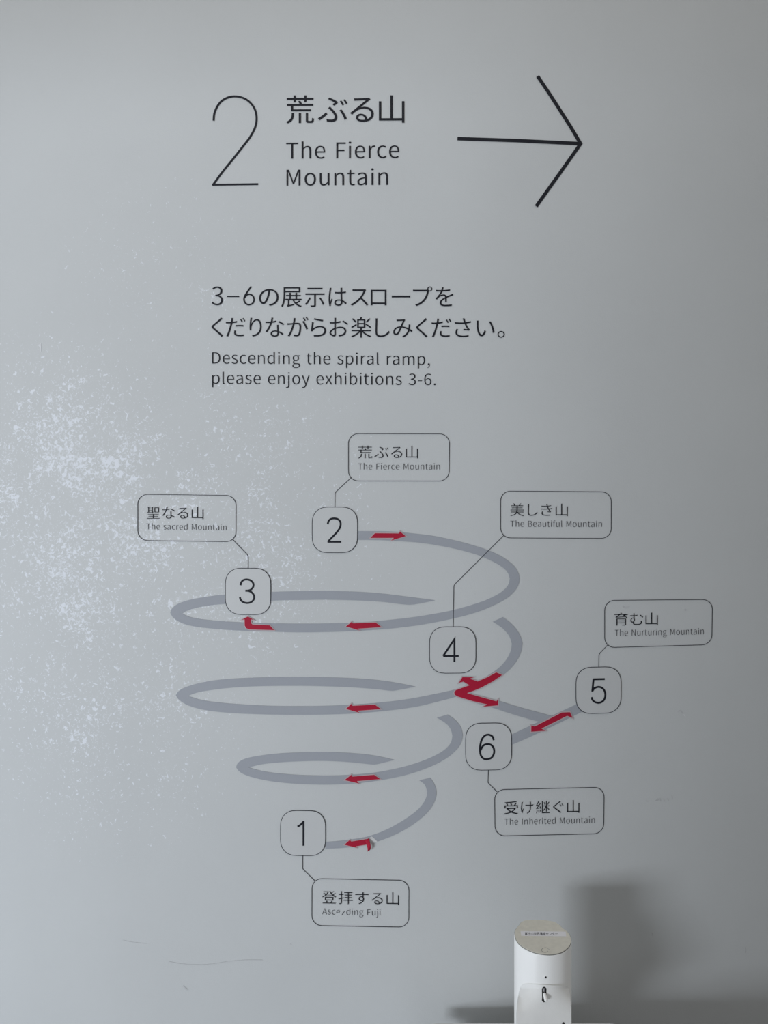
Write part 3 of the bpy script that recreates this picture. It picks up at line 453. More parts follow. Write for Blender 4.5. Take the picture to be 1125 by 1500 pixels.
る|1000|580 33 -8 79 -25 -4 -81 -6 29 0 -78 0 -133 78 0 -48 0 35 80 64 -45 0 76 0|238 737 23 -3 1 -27 3 -83 -1 28 21 3 66 6 -22 -1 53 3 306 14 -53 -2 -51 -45 -232 -196 56 47 -58 -49 -269 -224 83 68 19 -20 57 -59 -19 20 127 129 383 200 -167 0 130 0 224 -172 0 98 0 -82 -125 -171 80 31 -12 95 -204 177 125 0 -93 0 -154 -130 0 69 0 -83 219 -142 -136 0 212 0 344 265 0 -161 0 135 -285 235 166 0 -45 0 -139 -21 46 16 78 65 264 219 -48 -40 18 15 56 41 -18 -13 -15 20 -46 58 16 -19 -10 -3 -54 -8 30 3 -53 -5 -343 -13 52 0 -20 0
を|1000|882 441 -26 -7 -11 25 -33 75 11 -25 -28 -15 -82 -39 30 14 -52 -24 -182 -81 69 33 -15 58 -133 90 65 0 -43 0 -139 -37 38 24 34 45 90 155 -23 -53 109 4 332 28 -99 -16 1 25 1 74 0 -24 -94 -17 -305 -31 102 5 15 47 29 116 -6 -30 -27 3 -82 7 27 -2 -2 -37 -25 -125 14 43 -22 0 -66 -1 22 1 -46 0 -169 11 53 -7 0 -25 0 -75 0 25 55 -4 164 -6 -43 0 15 0 44 0 -15 0 -38 -81 -231 -306 126 122 23 -17 68 -50 -23 17 34 40 91 104 -29 -27 45 42 172 73 -63 0 45 0 91 -62 -10 43 -117 -61 -236 -253 0 118 0 -122 258 -153 -143 0 87 0 274 18 -76 -10 1 27 2 80 0 -27 -88 -15 -273 -24 78 0 -103 0 -181 90 0 -78 0 66 158 168 -93 -49 0 -52 -3 -156 2 39 26 0 77 0 -25 0 -1 64 -3 192 1 -64 76 36 203 86 -55 -22 27 11
ス|1000|800 669 -6 -8 -17 13 -51 39 17 -13 -16 -5 -75 -8 33 0 -37 0 -386 0 40 0 -30 0 -101 6 14 -2 0 -30 0 -91 0 31 11 1 101 5 -35 0 35 0 390 0 -36 0 -25 -83 -166 -278 69 77 -103 -115 -412 -297 161 63 21 -22 64 -67 -21 22 148 67 390 292 -107 -115 102 -91 275 -297 -67 89 24 20 70 60 -23 -20 -65 79 -292 299 105 -90 71 90 168 293 -36 -85 6 14
セ|1000|886 575 -7 -10 -19 16 -59 46 20 -15 -12 -7 -53 -18 22 5 -42 -9 -387 -78 170 33 0 52 0 156 0 -52 0 29 7 92 -5 -29 -32 0 -95 0 32 0 5 -29 7 -92 0 30 0 -57 0 -171 0 57 -106 -20 -246 -43 45 6 5 -27 15 -83 -5 28 77 16 231 48 -77 -16 0 -101 0 -303 0 101 0 -99 220 -147 -186 0 125 0 314 20 -89 -12 2 29 4 86 -1 -29 -100 -19 -312 -29 116 0 -120 0 -145 91 0 -69 0 99 0 298 0 -99 126 26 378 76 -126 -25 -30 -60 -178 -238 75 68 24 -14 70 -42 -23 14 80 83 205 291 -46 -83 6 13
タ|1000|536 785 -17 -26 -30 10 -91 29 31 -9 -6 -26 -32 -79 10 19 -47 -91 -321 -348 172 107 22 -17 67 -52 -22 17 112 77 265 265 -64 -90 113 0 338 0 -112 0 -20 -82 -136 -277 65 87 -70 49 -211 135 66 -38 -18 -18 -54 -55 18 19 64 -40 212 -144 -72 52 -90 -97 -387 -241 169 52 24 -21 72 -62 -24 21 169 63 381 254 -89 -99 41 -33 109 -91 -30 27 20 23 59 69 -19 -23 -32 26 -114 88 42 -31 76 102 156 311 -26 -92 6 16 24 54 -9 -14 -22 14 -66 40 22 -13 -17 -7 -66 -10 27 0 -90 0 -271 0 91 0 7 12 21 36 -7 -12 10 18
プ|1000|805 718 0 -36 0 37 66 67 -36 0 37 0 67 -67 0 37 0 -36 -67 -66 37 0 -36 0|759 718 0 62 0 -11 5 -32 -3 10 -10 0 -32 -1 11 1 -46 0 -502 0 57 0 -33 0 -100 7 28 -4 0 -29 0 -89 0 30 26 1 100 3 -40 0 57 0 511 0 -58 0 -13 -96 -131 -326 71 91 -83 -107 -390 -240 194 48 23 -25 68 -75 -23 25 184 57 394 267 -90 -118 79 103 149 369 -21 -105 1 4 2 11 0 -3 12 -4 38 -6 -13 0 62 0 113 112 0 -62 0 62 -113 113 62 0 -62 0
ロ|1000|146 685 39 -1 2 -24 2 -78 0 23 0 -38 0 -492 0 41 0 -35 -3 -122 1 13 29 0 86 0 -29 0 -1 19 -2 58 1 -19 182 0 546 0 -182 0 0 -19 -1 -58 1 19 29 0 86 0 -28 0 -1 11 -2 121 0 -32 0 38 0 493 0 -46 0 25 2 78 -2 -25 -30 -2 -88 -2 22 0 -49 0 -537 0 54 0 -23 0|229 129 182 0 0 158 0 475 0 -158 182 0 547 0 -182 0 0 -158 0 -475 0 158 -182 0
ン|1000|227 733 71 -47 -19 -20 -57 -61 19 21 74 -50 249 -209 -50 52 21 21 63 63 -21 -21 -56 56|141 63 175 26 18 -27 53 -82 -18 27 166 31 393 155 -100 -63 151 95 336 356 -68 -125 -16 29 -48 85 16 -28 -58 -123 -334 -368 155 96 -95 -59
ー|1000|102 433 30 -2 0 -33 0 -98 0 33 31 3 139 5 -55 0 75 0 549 0 -75 0 45 0 107 -5 -20 1 0 33 0 98 0 -33 -22 -2 -108 -5 50 0 -74 0 -548 0 74 0 -56 0
世|1000|457 835 25 0 0 -81 0 -245 0 82 -61 0 -182 0 61 0 0 75 0 223 0 -74 -26 0 -78 0 26 0 0 -74 0 -223 0 75 -49 0 -146 0 49 0 0 -24 0 -73 0 25 49 0 146 0 -49 0 0 -177 0 -532 0 177 242 0 725 0 -241 0 0 24 0 73 0 -24 -215 0 -647 0 216 0 0 153 0 459 0 -153 61 0 182 0 -61 0 0 -106 0 -317 0 106 115 0 344 0 -114 0 0 106 0 317 0 -106 50 0 149 0 -49 0 0 25 0 73 0 -24 -49 0 -149 0 50 0 0 78 0 234 0 -78 -26 0 -78 0 26 0 0 -78 0 -234 0 78 -63 0 -191 0 64 0 0 82 0 245 0 -81 -25 0|723 517 -63 0 0 -82 0 -248 0 83 -63 0 -191 0 64 0 0 83 0 248 0 -82 64 0
受|1000|820 844 18 -20 -172 -37 -738 -74 258 11 7 -17 17 -65 -1 19 261 11 773 78 -201 -42 -17 21|432 706 23 5 23 -47 50 -149 -6 39 24 6 70 18 -23 -6 -6 39 -53 146 24 -46 -22 -5|773 723 26 -7 -22 -52 -92 -172 32 50 -146 0 -439 0 146 0 20 7 59 20 -20 -6 -11 36 -70 132 28 -41 -22 -6 -65 -19 22 7 26 -41 66 -133 -11 37 -53 0 -160 0 53 0 0 -68 0 -204 0 68 24 0 71 0 -24 0 0 46 0 138 0 -46 237 0 712 0 -237 0 0 -46 0 -138 0 46 25 0 74 0 -24 0 0 68 0 204 0 -68 -57 0 -172 0 58 0 31 45 93 149 -28 -50 -25 8|694 302 -129 0 -47 -71 -191 -174 79 46 -82 47 -197 174 49 -69 130 0|194 372 183 0 0 -23 0 -70 0 23 14 0 42 0 -14 0 -3 -1 -10 -4 3 1 52 -82 204 -207 -83 56 -111 -50 -378 -101 136 19 15 -16 43 -67 -8 19 146 24 407 125 -121 -62 113 -61 400 -125 -151 22 10 22 46 70 -16 -17 -139 17 -372 98 107 -49 98 63 230 252 -52 -107 -16 11 -50 32 17 -11 -4 -1 -14 -3 5 1 -182 0
士|1000|458 837 27 0 0 -105 0 -315 0 105 -135 0 -405 0 135 0 0 -24 0 -74 0 25 135 0 405 0 -135 0 0 -133 0 -398 0 133 -116 0 -349 0 116 0 0 -25 0 -74 0 25 262 0 787 0 -262 0 0 25 0 74 0 -25 -119 0 -358 0 120 0 0 133 0 398 0 -133 138 0 412 0 -137 0 0 25 0 74 0 -24 -137 0 -412 0 138 0 0 105 0 315 0 -105 -26 0
富|1000|212 632 192 0 0 -18 0 -54 0 18 192 0 576 0 -192 0 0 18 0 54 0 -18 -192 0|284 468 0 -25 142 0 425 0 -141 0 0 -25 0 -76 0 26 -141 0 -425 0 142 0 0 26|215 523 189 0 0 -61 0 -185 0 62 189 0 567 0 -189 0 0 62 0 185 0 -61 -189 0|459 223 -80 0 0 -26 0 -79 0 26 -80 0 -240 0 80 0 0 26 0 79 0 -26 80 0|532 223 0 -26 85 0 255 0 -85 0 0 -26 0 -79 0 26 -85 0 -255 0 85 0 0 26|459 92 -80 0 0 -27 0 -81 0 27 -80 0 -240 0 80 0 0 27 0 81 0 -27 80 0|532 92 0 -27 85 0 255 0 -85 0 0 -27 0 -81 0 27 -85 0 -255 0 85 0 0 27|148 281 238 0 0 -121 0 -363 0 121 24 0 71 0 -24 0 0 12 0 35 0 -12 189 0 568 0 -189 0 0 -10 0 -30 0 10 25 0 74 0 -24 0 0 119 0 358 0 -119 -237 0|425 832 27 6 13 -22 39 -73 -12 24 -128 0 -383 0 128 0 0 -63 0 -190 0 64 24 0 73 0 -24 0 0 42 0 125 0 -41 231 0 693 0 -231 0 0 -41 0 -125 0 42 25 0 75 0 -25 0 0 64 0 190 0 -63 -122 0 -367 0 123 0 -12 27 -51 91 18 -28 -26 -6
展|1000|313 -81 -5 18 0 0 0 1 0 0 19 12 302 83 -251 -63 -2 14 3 62 -3 -19 -72 -16 -216 -48 72 16 0 68 0 205 0 -68 46 0 138 0 -46 0 69 -154 376 -303 -180 46 9 20 45 62 -16 -15 -87 18 -224 95 61 -45 52 28 160 101 -47 -36 -19 13 -57 40 19 -13 -37 -31 -149 -101 51 29 -32 31 -80 106 21 -40 113 0 339 0 -113 0 0 22 0 66 0 -22 -69 0 -209 0 70 0 0 35 0 105 0 -35 57 0 169 0 -56 0 0 21 0 64 0 -21 -56 0 -169 0 57 0 0 31 0 93 0 -31 -23 0 -71 0 24 0 0 -31 0 -93 0 31 -67 0 -201 0 67 0 0 31 0 93 0 -31 -23 0 -69 0 23 0 0 -31 0 -93 0 31 -50 0 -151 0 50 0 0 -21 0 -64 0 21 50 0 151 0 -50 0 0 -35 0 -105 0 35 -60 0 -179 0 60 0 0 -22 0 -66 0 22 37 0 110 0 -37 0 0 -54 0 -162 0 54 0 -45 -49 -78 19 10 11 -14|469 393 0 -35 67 0 201 0 -67 0 0 -35 0 -105 0 35 -67 0 -201 0 67 0 0 35|216 727 0 -34 200 0 599 0 -199 0 0 -34 0 -102 0 34 -199 0 -599 0 200 0 0 34|141 792 250 0 0 -98 0 -294 0 98 0 -160 -110 -540 101 157 19 -8 67 -39 -15 12 104 164 118 579 0 -170 0 21 0 61 0 -20 225 0 674 0 -224 0 0 78 0 233 0 -77 -249 0
山|1000|108 632 26 0 0 -211 0 -634 0 211 236 0 708 0 -236 0 0 -25 0 -74 0 25 26 0 77 0 -25 0 0 236 0 709 0 -236 -25 0 -77 0 26 0 0 -186 0 -559 0 186 -92 0 -278 0 93 0 0 252 0 755 0 -251 -26 0 -78 0 26 0 0 -251 0 -755 0 252 -92 0 -275 0 92 0 0 186 0 558 0 -186 -26 0
拝|1000|356 232 91 0 0 -23 0 -70 0 23 91 0 272 0 -90 0 0 -80 0 -241 0 80 25 0 74 0 -24 0 0 80 0 241 0 -80 87 0 260 0 -86 0 0 23 0 70 0 -23 -86 0 -260 0 87 0 0 40 0 119 0 -40 70 0 209 0 -69 0 0 22 0 67 0 -22 -69 0 -209 0 70 0 0 38 0 114 0 -38 68 0 203 0 -67 0 0 22 0 66 0 -22 -67 0 -203 0 68 0 0 39 0 115 0 -38 78 0 234 0 -78 0 0 23 0 68 0 -22 -179 0 -538 0 180 0 0 -22 0 -68 0 23 77 0 230 0 -76 0 0 -38 0 -115 0 39 -67 0 -203 0 68 0 0 -22 0 -66 0 22 68 0 203 0 -67 0 0 -38 0 -114 0 38 -69 0 -207 0 69 0 0 -22 0 -67 0 22 69 0 207 0 -69 0 0 -40 0 -119 0 40 -90 0|187 840 24 0 0 -67 0 -202 0 68 -48 0 -143 0 48 0 0 -23 0 -71 0 24 48 0 143 0 -48 0 0 -71 0 -214 0 72 -53 -14 -159 -43 53 14 7 -24 22 -73 -7 24 46 14 137 41 -46 -14 0 -90 0 -270 0 90 0 -14 -19 -19 13 0 -13 0 -100 1 45 -1 10 -20 23 -69 -3 18 67 -1 134 13 -26 -13 25 12 35 75 0 -43 0 97 0 291 0 -97 42 13 127 39 -42 -13 -3 23 -9 70 3 -23 -39 -12 -118 -35 39 12 0 65 0 193 0 -64 39 0 116 0 -39 0 0 24 0 71 0 -23 -39 0 -116 0 39 0 0 68 0 202 0 -67 -24 0
楽|1000|385 520 0 -34 77 0 230 0 -76 0 0 -34 0 -103 0 35 -76 0 -230 0 77 0 0 35|385 678 0 -33 77 0 230 0 -76 0 0 -33 0 -101 0 34 -76 0 -230 0 77 0 0 34|69 736 17 15 62 -43 163 -156 -31 47 18 17 54 49 -18 -16 -32 47 -166 151 63 -42 -17 -14|690 493 15 17 79 -42 225 -151 -48 45 16 19 47 57 -15 -19 -50 44 -228 144 77 -39 -14 -16|864 790 22 -12 -40 -52 -165 -165 53 43 19 -12 55 -37 -18 13 55 42 175 164 -52 -59 -21 13|36 401 61 32 13 -20 39 -61 -13 20 65 38 223 133 -75 -46 -7 21 -21 62 7 -20 -89 -51|467 841 28 -4 -5 -30 -26 -102 11 33 -42 0 -126 0 42 0 0 -127 0 -382 0 128 48 0 145 0 -48 0 0 -29 0 -86 0 29 -134 0 -403 0 134 0 0 -22 0 -67 0 22 111 0 332 0 -111 0 -88 -88 -352 -205 126 39 16 -15 50 -63 -11 20 133 49 373 248 -93 -107 0 -87 0 -262 0 87 26 0 76 0 -25 0 0 86 0 258 0 -86 94 -104 377 -236 -137 45 11 19 51 62 -17 -14 -133 38 -359 198 87 -87 114 0 340 0 -113 0 0 22 0 67 0 -22 -136 0 -409 0 137 0 0 29 0 86 0 -29 51 0 152 0 -50 0 0 128 0 382 0 -127 -57 0 -173 0 58 0 12 30 34 89 -11 -29 -27 5
産|1000|338 444 23 -5 -27 -79 -130 -209 56 51 18 -9 60 -38 -13 11 25 26 71 94 -22 -36 63 0 190 0 -63 0 0 -34 0 -102 0 34 -76 0 -229 0 76 0 0 -20 0 -61 0 20 76 0 229 0 -76 0 0 -41 0 -123 0 41 -104 0 -314 0 105 0 0 -22 0 -65 0 22 239 0 716 0 -238 0 0 22 0 65 0 -22 -109 0 -328 0 110 0 0 41 0 123 0 -41 81 0 241 0 -80 0 0 20 0 61 0 -20 -80 0 -241 0 81 0 0 34 0 102 0 -34 90 0 268 0 -89 0 0 20 0 61 0 -20 -89 0 -268 0 90 0 0 30 0 90 0 -30 -24 0 -74 0 25 0 0 -30 0 -90 0 30 -52 0 -156 0 52 0 13 25 33 76 -9 -26 -23 6|430 813 20 10 17 -21 50 -71 -15 24 -123 0 -370 0 123 0 0 -21 0 -65 0 22 73 0 219 0 -73 0 -17 -8 -52 -25 17 9 29 -37 78 -118 -17 34 -77 0 -231 0 77 0 0 -52 0 -156 0 52 0 -120 -91 -418 82 126 16 -8 58 -46 -11 13 89 134 106 463 0 -132 0 30 0 90 0 -30 244 0 731 0 -243 0 0 23 0 67 0 -22 -78 0 -235 0 79 0 22 34 69 110 -22 -36 -26 9 -79 26 27 -8 -15 -39 -67 -136 24 40 -80 0 -240 0 80 0 15 8 45 24 -15 -8 -15 33 -81 119 31 -37 186 0 557 0 -185 0 0 22 0 65 0 -21 -111 0 -334 0 112 0 -16 29 -73 100 28 -30 -20 -9
界|1000|311 271 26 0 0 -20 0 -59 0 20 0 -75 -193 -238 176 66 16 -14 51 -60 -10 19 195 78 219 296 0 -96 0 20 0 61 0 -20 -26 0|231 578 0 -36 77 0 230 0 -77 0 0 -36 0 -109 0 37 -77 0 -230 0 77 0 0 37|536 578 0 -36 78 0 232 0 -77 0 0 -36 0 -109 0 37 -77 0 -232 0 78 0 0 37|231 744 0 -35 77 0 230 0 -77 0 0 -35 0 -107 0 36 -77 0 -230 0 77 0 0 36|536 744 0 -35 78 0 232 0 -77 0 0 -35 0 -107 0 36 -77 0 -232 0 78 0 0 36|629 271 25 0 0 -116 0 -349 0 116 26 0 77 0 -25 0 0 116 0 347 0 -116 63 -43 205 -100 -71 22 11 19 51 64 -17 -16 -119 31 -316 173 77 -78 67 0 199 0 -66 0 0 134 0 402 0 -134 -229 0 -688 0 229 0 0 -134 0 -402 0 134 67 0 200 0 -67 0 -77 -79 -312 -179 115 33 17 -16 50 -63 -11 20 132 47 354 242 -83 -105 37 0 110 0 -36 0 38 -50 144 -135 -56 39 -24 0
登|1000|283 352 0 -42 139 0 417 0 -139 0 0 -42 0 -126 0 42 -139 0 -417 0 139 0 0 42|208 415 191 0 0 -84 0 -251 0 84 191 0 572 0 -190 0 0 84 0 251 0 -84 -190 0|880 714 19 -13 -35 -37 -141 -122 49 37 -24 24 -68 76 21 -27 49 34 154 123 -47 -43 -19 14 -58 41 20 -13 -32 -36 -130 -118 46 35 -28 39 -70 124 19 -43 -21 -7 -65 -22 22 8 41 -93 167 -255 -69 74 -110 0 -332 0 111 0 57 63 137 219 -31 -82 -16 9 -49 25 17 -8 -4 -1 -14 -3 5 1 -103 0 -310 0 103 0 0 -21 0 -63 0 21 92 0 275 0 -92 0 -26 -50 -101 -140 40 43 -32 34 -132 99 46 -26 -14 -13 -41 -41 14 14 45 -28 128 -102 -32 33 -63 -57 -204 -133 69 29 15 -14 46 -57 -10 17 86 41 250 180 -75 -78 0 -16 0 -48 0 16 120 0 360 0 -120 0 0 17 0 50 0 -16 70 -73 239 -173 -87 40 12 20 52 63 -18 -14 -68 27 -190 115 58 -48 50 35 153 122 -46 -42 -18 14|651 158 25 -7 -16 -44 -72 -149 26 43 -77 0 -233 0 78 0 21 7 62 22 -21 -7 -10 34 -61 125 26 -38 -23 -7 -68 -22 23 7 24 -38 57 -125 -9 34 -92 0 -276 0 92 0 0 -22 0 -65 0 22 294 0 881 0 -293 0 0 22 0 65 0 -22 -95 0 -285 0 95 0 22 38 68 129 -22 -44 -24 7
示|1000|234 351 26 -7 -43 -113 -199 -295 82 71 19 -10 69 -45 -16 13 79 77 207 319 -49 -123 -26 7|684 320 23 10 72 -96 175 -310 -27 84 25 11 75 34 -25 -11 -30 85 -181 305 73 -94 -23 -10|149 766 235 0 0 -24 0 -74 0 25 235 0 704 0 -234 0 0 25 0 74 0 -24 -234 0|60 523 294 0 0 -24 0 -74 0 25 134 0 401 0 -134 0 0 -143 0 -430 0 143 0 -16 -24 -21 18 1 -19 -1 -153 2 68 -3 12 -23 27 -79 -3 23 89 0 183 13 -35 -13 36 13 48 84 0 -49 0 144 0 431 0 -144 133 0 399 0 -133 0 0 25 0 74 0 -24 -293 0
継|1000|869 756 23 -7 -18 -60 -83 -204 29 54 18 -6 53 -20 -17 7 30 52 97 202 -30 -69 -22 8|548 727 19 7 29 -60 65 -192 -8 53 20 7 60 21 -20 -7 -10 52 -70 191 32 -60 -18 -6|431 801 24 0 0 -283 0 -851 0 284 177 0 530 0 -176 0 0 23 0 70 0 -23 -152 0 -458 0 153 0 0 260 0 781 0 -260 -24 0|196 187 18 4 11 -67 24 -214 -2 58 19 4 56 12 -19 -4 -3 58 -27 213 12 -68 -18 -4|97 197 19 -4 -12 -82 -57 -232 27 61 16 -5 56 -20 -12 6 23 61 58 241 -13 -86 -19 4|290 205 17 5 21 -56 53 -179 -9 48 18 6 54 17 -18 -6 -11 48 -56 178 22 -57 -17 -5|536 503 55 0 0 -23 0 -69 0 23 47 0 140 0 -46 0 -36 -99 -163 -265 61 58 13 -19 36 -70 -7 21 56 56 152 248 -41 -96 0 -99 0 -298 0 99 22 0 66 0 -22 0 0 93 0 280 0 -93 45 -60 127 -181 -23 40 16 19 46 58 -15 -19 -24 33 -173 205 40 -43 0 8 0 23 0 -7 59 0 177 0 -59 0 0 23 0 69 0 -23 -59 0 -177 0 59 0 0 106 0 317 0 -105 -22 0 -66 0 22 0 0 -105 0 -317 0 106 -55 0|66 238 -4 15 18 12 259 60 -211 -41 5 -19 15 -57 -5 19 19 7 56 20 -19 -7 -10 49 -66 193 27 -62 -18 -5 -54 -16 18 6 11 -26 32 -85 -10 29 -51 -9 -154 -26 51 9 78 94 216 331 -61 -118 -21 11 -64 33 21 -11 -20 -46 -71 -136 26 43 -34 -3 -101 -9 34 3 51 76 140 267 -38 -94 -22 10 -67 29 22 -9 -36 -109 -120 -254 21 30 -18 -31 -51 -56 17 5 8 -18 23 -66 -4 14 14 6 137 24 -101 -13 -35 -55 -81 -117 15 18 -30 -37 -72 -68 21 4 8 -19
美|1000|695 844 26 -8 -20 -43 -87 -144 30 41 -88 0 -265 0 89 0 12 6 37 17 -12 -5 -16 36 -88 127 36 -39 -22 -9 -66 -28 22 10 31 -34 78 -116 -17 36 -69 0 -206 0 69 0 0 -22 0 -67 0 23 121 0 362 0 -121 0 0 -27 0 -82 0 28 -104 0 -313 0 104 0 0 -21 0 -65 0 22 104 0 313 0 -104 0 0 -28 0 -85 0 29 -135 0 -404 0 135 0 0 -22 0 -67 0 22 132 0 396 0 -132 0 -4 -27 -14 -77 6 24 -119 0 -356 0 119 0 0 -23 0 -68 0 23 111 0 334 0 -111 0 -46 -102 -375 -199 230 33 14 -17 38 -67 -6 19 259 43 417 259 -50 -133 79 -145 417 -259 -202 32 10 21 47 69 -17 -16 -185 22 -388 197 71 -111 122 0 365 0 -121 0 0 23 0 68 0 -23 -139 0 -419 0 140 0 5 24 12 77 -3 -27 140 0 420 0 -140 0 0 22 0 67 0 -22 -138 0 -414 0 138 0 0 29 0 85 0 -28 108 0 322 0 -107 0 0 22 0 65 0 -21 -107 0 -322 0 108 0 0 28 0 82 0 -27 123 0 367 0 -122 0 0 23 0 67 0 -22 -70 0 -212 0 71 0 27 36 82 120 -25 -41 -26 8
聖|1000|641 703 0 -82 66 0 196 0 -65 0 0 -82 0 -248 0 83 -65 0 -196 0 66 0 0 83|572 769 113 0 0 -126 0 -380 0 127 113 0 338 0 -112 0 0 127 0 380 0 -126 -112 0|400 745 -66 0 0 -21 0 -64 0 22 -66 0 -199 0 66 0 0 22 0 64 0 -21 66 0|43 425 30 2 2 -21 7 -62 -2 21 94 5 350 24 -130 -10 0 -21 0 -62 0 21 23 0 68 0 -22 0 0 23 0 68 0 -23 19 1 55 4 -18 -1 1 19 1 57 0 -19 -18 -1 -56 -4 19 2 0 99 0 295 0 -98 17 0 49 0 -16 0 0 20 0 59 0 -19 -153 0 -458 0 153 0 0 -19 0 -59 0 20 25 0 74 0 -25 0 0 -105 0 -315 0 105 -30 -1|400 629 -66 0 0 -22 0 -68 0 23 -66 0 -199 0 66 0 0 23 0 68 0 -22 66 0|400 508 -66 0 0 -20 0 -62 0 21 -66 -4 -199 -12 66 4 0 25 0 74 0 -24 66 0|41 3 140 0 0 -21 0 -64 0 21 307 0 921 0 -307 0 0 21 0 64 0 -21 -141 0 -425 0 142 0 0 29 0 88 0 -29 100 0 300 0 -100 0 0 20 0 61 0 -20 -100 0 -300 0 100 0 0 28 0 84 0 -28 117 0 349 0 -116 0 0 20 0 61 0 -20 -257 0 -772 0 257 0 0 -20 0 -61 0 20 116 0 347 0 -116 0 0 -28 0 -84 0 28 -101 0 -302 0 101 0 0 -20 0 -61 0 20 101 0 302 0 -101 0 0 -29 0 -88 0 29 -140 0
育|1000|733 361 -153 0 0 -26 0 -78 0 26 -153 0 -459 0 153 0 0 26 0 78 0 -26 153 0|199 424 203 0 0 -168 0 -505 0 168 25 0 75 0 -25 0 0 58 0 174 0 -58 153 0 459 0 -153 0 0 -29 0 -88 0 29 0 -17 -27 -23 21 2 -19 -2 -168 1 74 -3 10 -18 26 -63 -4 18 98 0 196 10 -36 -10 36 10 48 74 0 -44 0 140 0 420 0 -140 -203 0|274 227 0 -26 153 0 459 0 -153 0 0 -26 0 -79 0 26 -153 0 -459 0 153 0 0 26|431 826 25 7 16 -26 48 -86 -15 28 -139 0 -417 0 139 0 0 -22 0 -67 0 23 88 0 265 0 -88 0 -51 -47 -121 -97 19 13 -26 -18 -66 -32 19 3 8 -21 25 -77 -4 17 33 13 595 45 -511 -30 30 -27 75 -71 -19 20 21 15 61 45 -20 -15 -52 49 -225 187 76 -59 90 0 270 0 -90 0 0 23 0 67 0 -22 -124 0 -373 0 125 0 -17 32 -62 107 20 -32 -25 -7|599 647 14 9 31 -25 93 -77 -31 26 -135 -6 -406 -19 136 7 51 34 153 122 -49 -45 67 0 201 0 -67 0 -13 -8
荒|1000|456 263 26 0 0 -111 0 -333 0 111 26 0 76 0 -25 0 0 111 0 333 0 -111 -25 0|691 265 24 0 0 -80 0 -241 0 80 0 -70 90 -91 -73 0 14 0 95 0 -16 0 59 0 85 141 -7 -112 -20 5 -64 27 15 -11 -3 -90 -29 -103 22 0 -15 0 -77 0 11 0 -24 0 -28 27 0 -23 0 80 0 240 0 -80 -24 0|219 267 25 0 0 -23 0 -70 0 23 0 -67 -180 -230 158 68 17 -12 54 -51 -11 15 173 76 202 280 0 -86 0 24 0 71 0 -24 -25 0|434 644 23 7 18 -26 50 -85 -13 28 -140 0 -419 0 140 0 0 -22 0 -66 0 22 44 0 131 0 -44 0 0 -59 0 -177 0 59 222 0 665 0 -221 0 0 22 0 66 0 -22 -196 0 -588 0 196 0 0 37 0 111 0 -37 221 0 661 0 -220 0 0 22 0 66 0 -22 -122 0 -368 0 123 0 -14 32 -63 104 24 -31 -23 -6|639 840 25 0 0 -27 0 -81 0 27 -93 0 -281 0 94 0 0 27 0 81 0 -27 -25 0 -74 0 25 0 0 -27 0 -81 0 27 -76 0 -227 0 76 0 0 -22 0 -67 0 23 76 0 227 0 -76 0 0 -26 0 -79 0 27 25 0 74 0 -25 0 0 27 0 79 0 -26 94 0 281 0 -93 0 0 -26 0 -80 0 27 25 0 74 0 -24 0 0 27 0 80 0 -26 77 0 231 0 -77 0 0 23 0 67 0 -22 -77 0 -231 0 77 0 0 27 0 81 0 -27 -24 0
遺|1000|435 352 0 -17 118 0 352 0 -117 0 0 -17 0 -51 0 17 -117 0 -352 0 118 0 0 17|435 260 0 -17 118 0 352 0 -117 0 0 -17 0 -52 0 17 -117 0 -352 0 118 0 0 17|435 442 0 -16 118 0 352 0 -117 0 0 -16 0 -49 0 16 -117 0 -352 0 118 0 0 16|83 792 19 13 53 -53 154 -172 -32 45 20 15 59 45 -20 -15 -34 44 -157 166 53 -50 -19 -13|356 784 72 0 0 -51 0 -154 0 52 72 0 214 0 -71 0 0 -15 0 -47 0 16 -96 0 -290 0 97 0 0 -17 0 -52 0 18 223 0 668 0 -222 0 0 18 0 52 0 -17 -101 0 -305 0 102 0 0 16 0 47 0 -15 75 0 223 0 -74 0 0 52 0 154 0 -51 -74 0 -223 0 75 0 0 19 0 55 0 -18 -24 0 -73 0 25 0 0 -18 0 -55 0 19 -71 0|425 738 0 -20 49 0 145 0 -48 0 0 -20 0 -62 0 21 -48 0 -145 0 49 0 0 21|643 738 0 -20 50 0 150 0 -50 0 0 -20 0 -62 0 21 -50 0 -150 0 50 0 0 21|248 501 0 -133 -68 0 -203 0 68 0 0 -23 0 -70 0 24 44 0 131 0 -44 0 0 -104 0 -313 0 104 -44 -15 -151 -129 55 66 17 -23 51 -69 -17 23 47 70 124 133 -31 0 21 0 96 -64 -41 27 71 -47 288 -57 -132 0 104 0 369 12 -73 -5 1 23 22 81 -9 -19 -102 -11 -388 -21 127 0 -89 0 -220 24 59 -21 65 28 201 113 -56 -39 -18 8 -54 24 18 -8 57 0 169 0 -56 0 -8 -14 -26 -42 9 14 80 -31 218 -95 -53 27 12 16 35 49 -11 -16 -54 25 -217 88 79 -28 56 0 166 0 -55 0 0 107 0 321 0 -107 -164 0 -494 0 165 0 0 -107 0 -321 0 107 47 0 141 0 -47 0 -50 -31 -187 -89 63 24 13 -10 44 -47 -10 13 -18 7 -49 25 15 -10 -29 19 -66 48 17 -12 0 133
""")
_cache = {}
def glyph(ch, thin):
    if ch == '受': thin = min(thin, 0.004)
    k = (ch, thin)
    if k not in _cache:
        sp = [[tuple((q[0] / 1000, q[1] / 1000) for q in p) for p in s] for s in GLYPHS[ch][1]]
        _cache[k] = fill_beziers(sp, -thin)
    return _cache[k]

def bounds(pts):
    xs = [p[0] for p in pts]; ys = [p[1] for p in pts]
    return min(xs), max(xs), min(ys), max(ys)

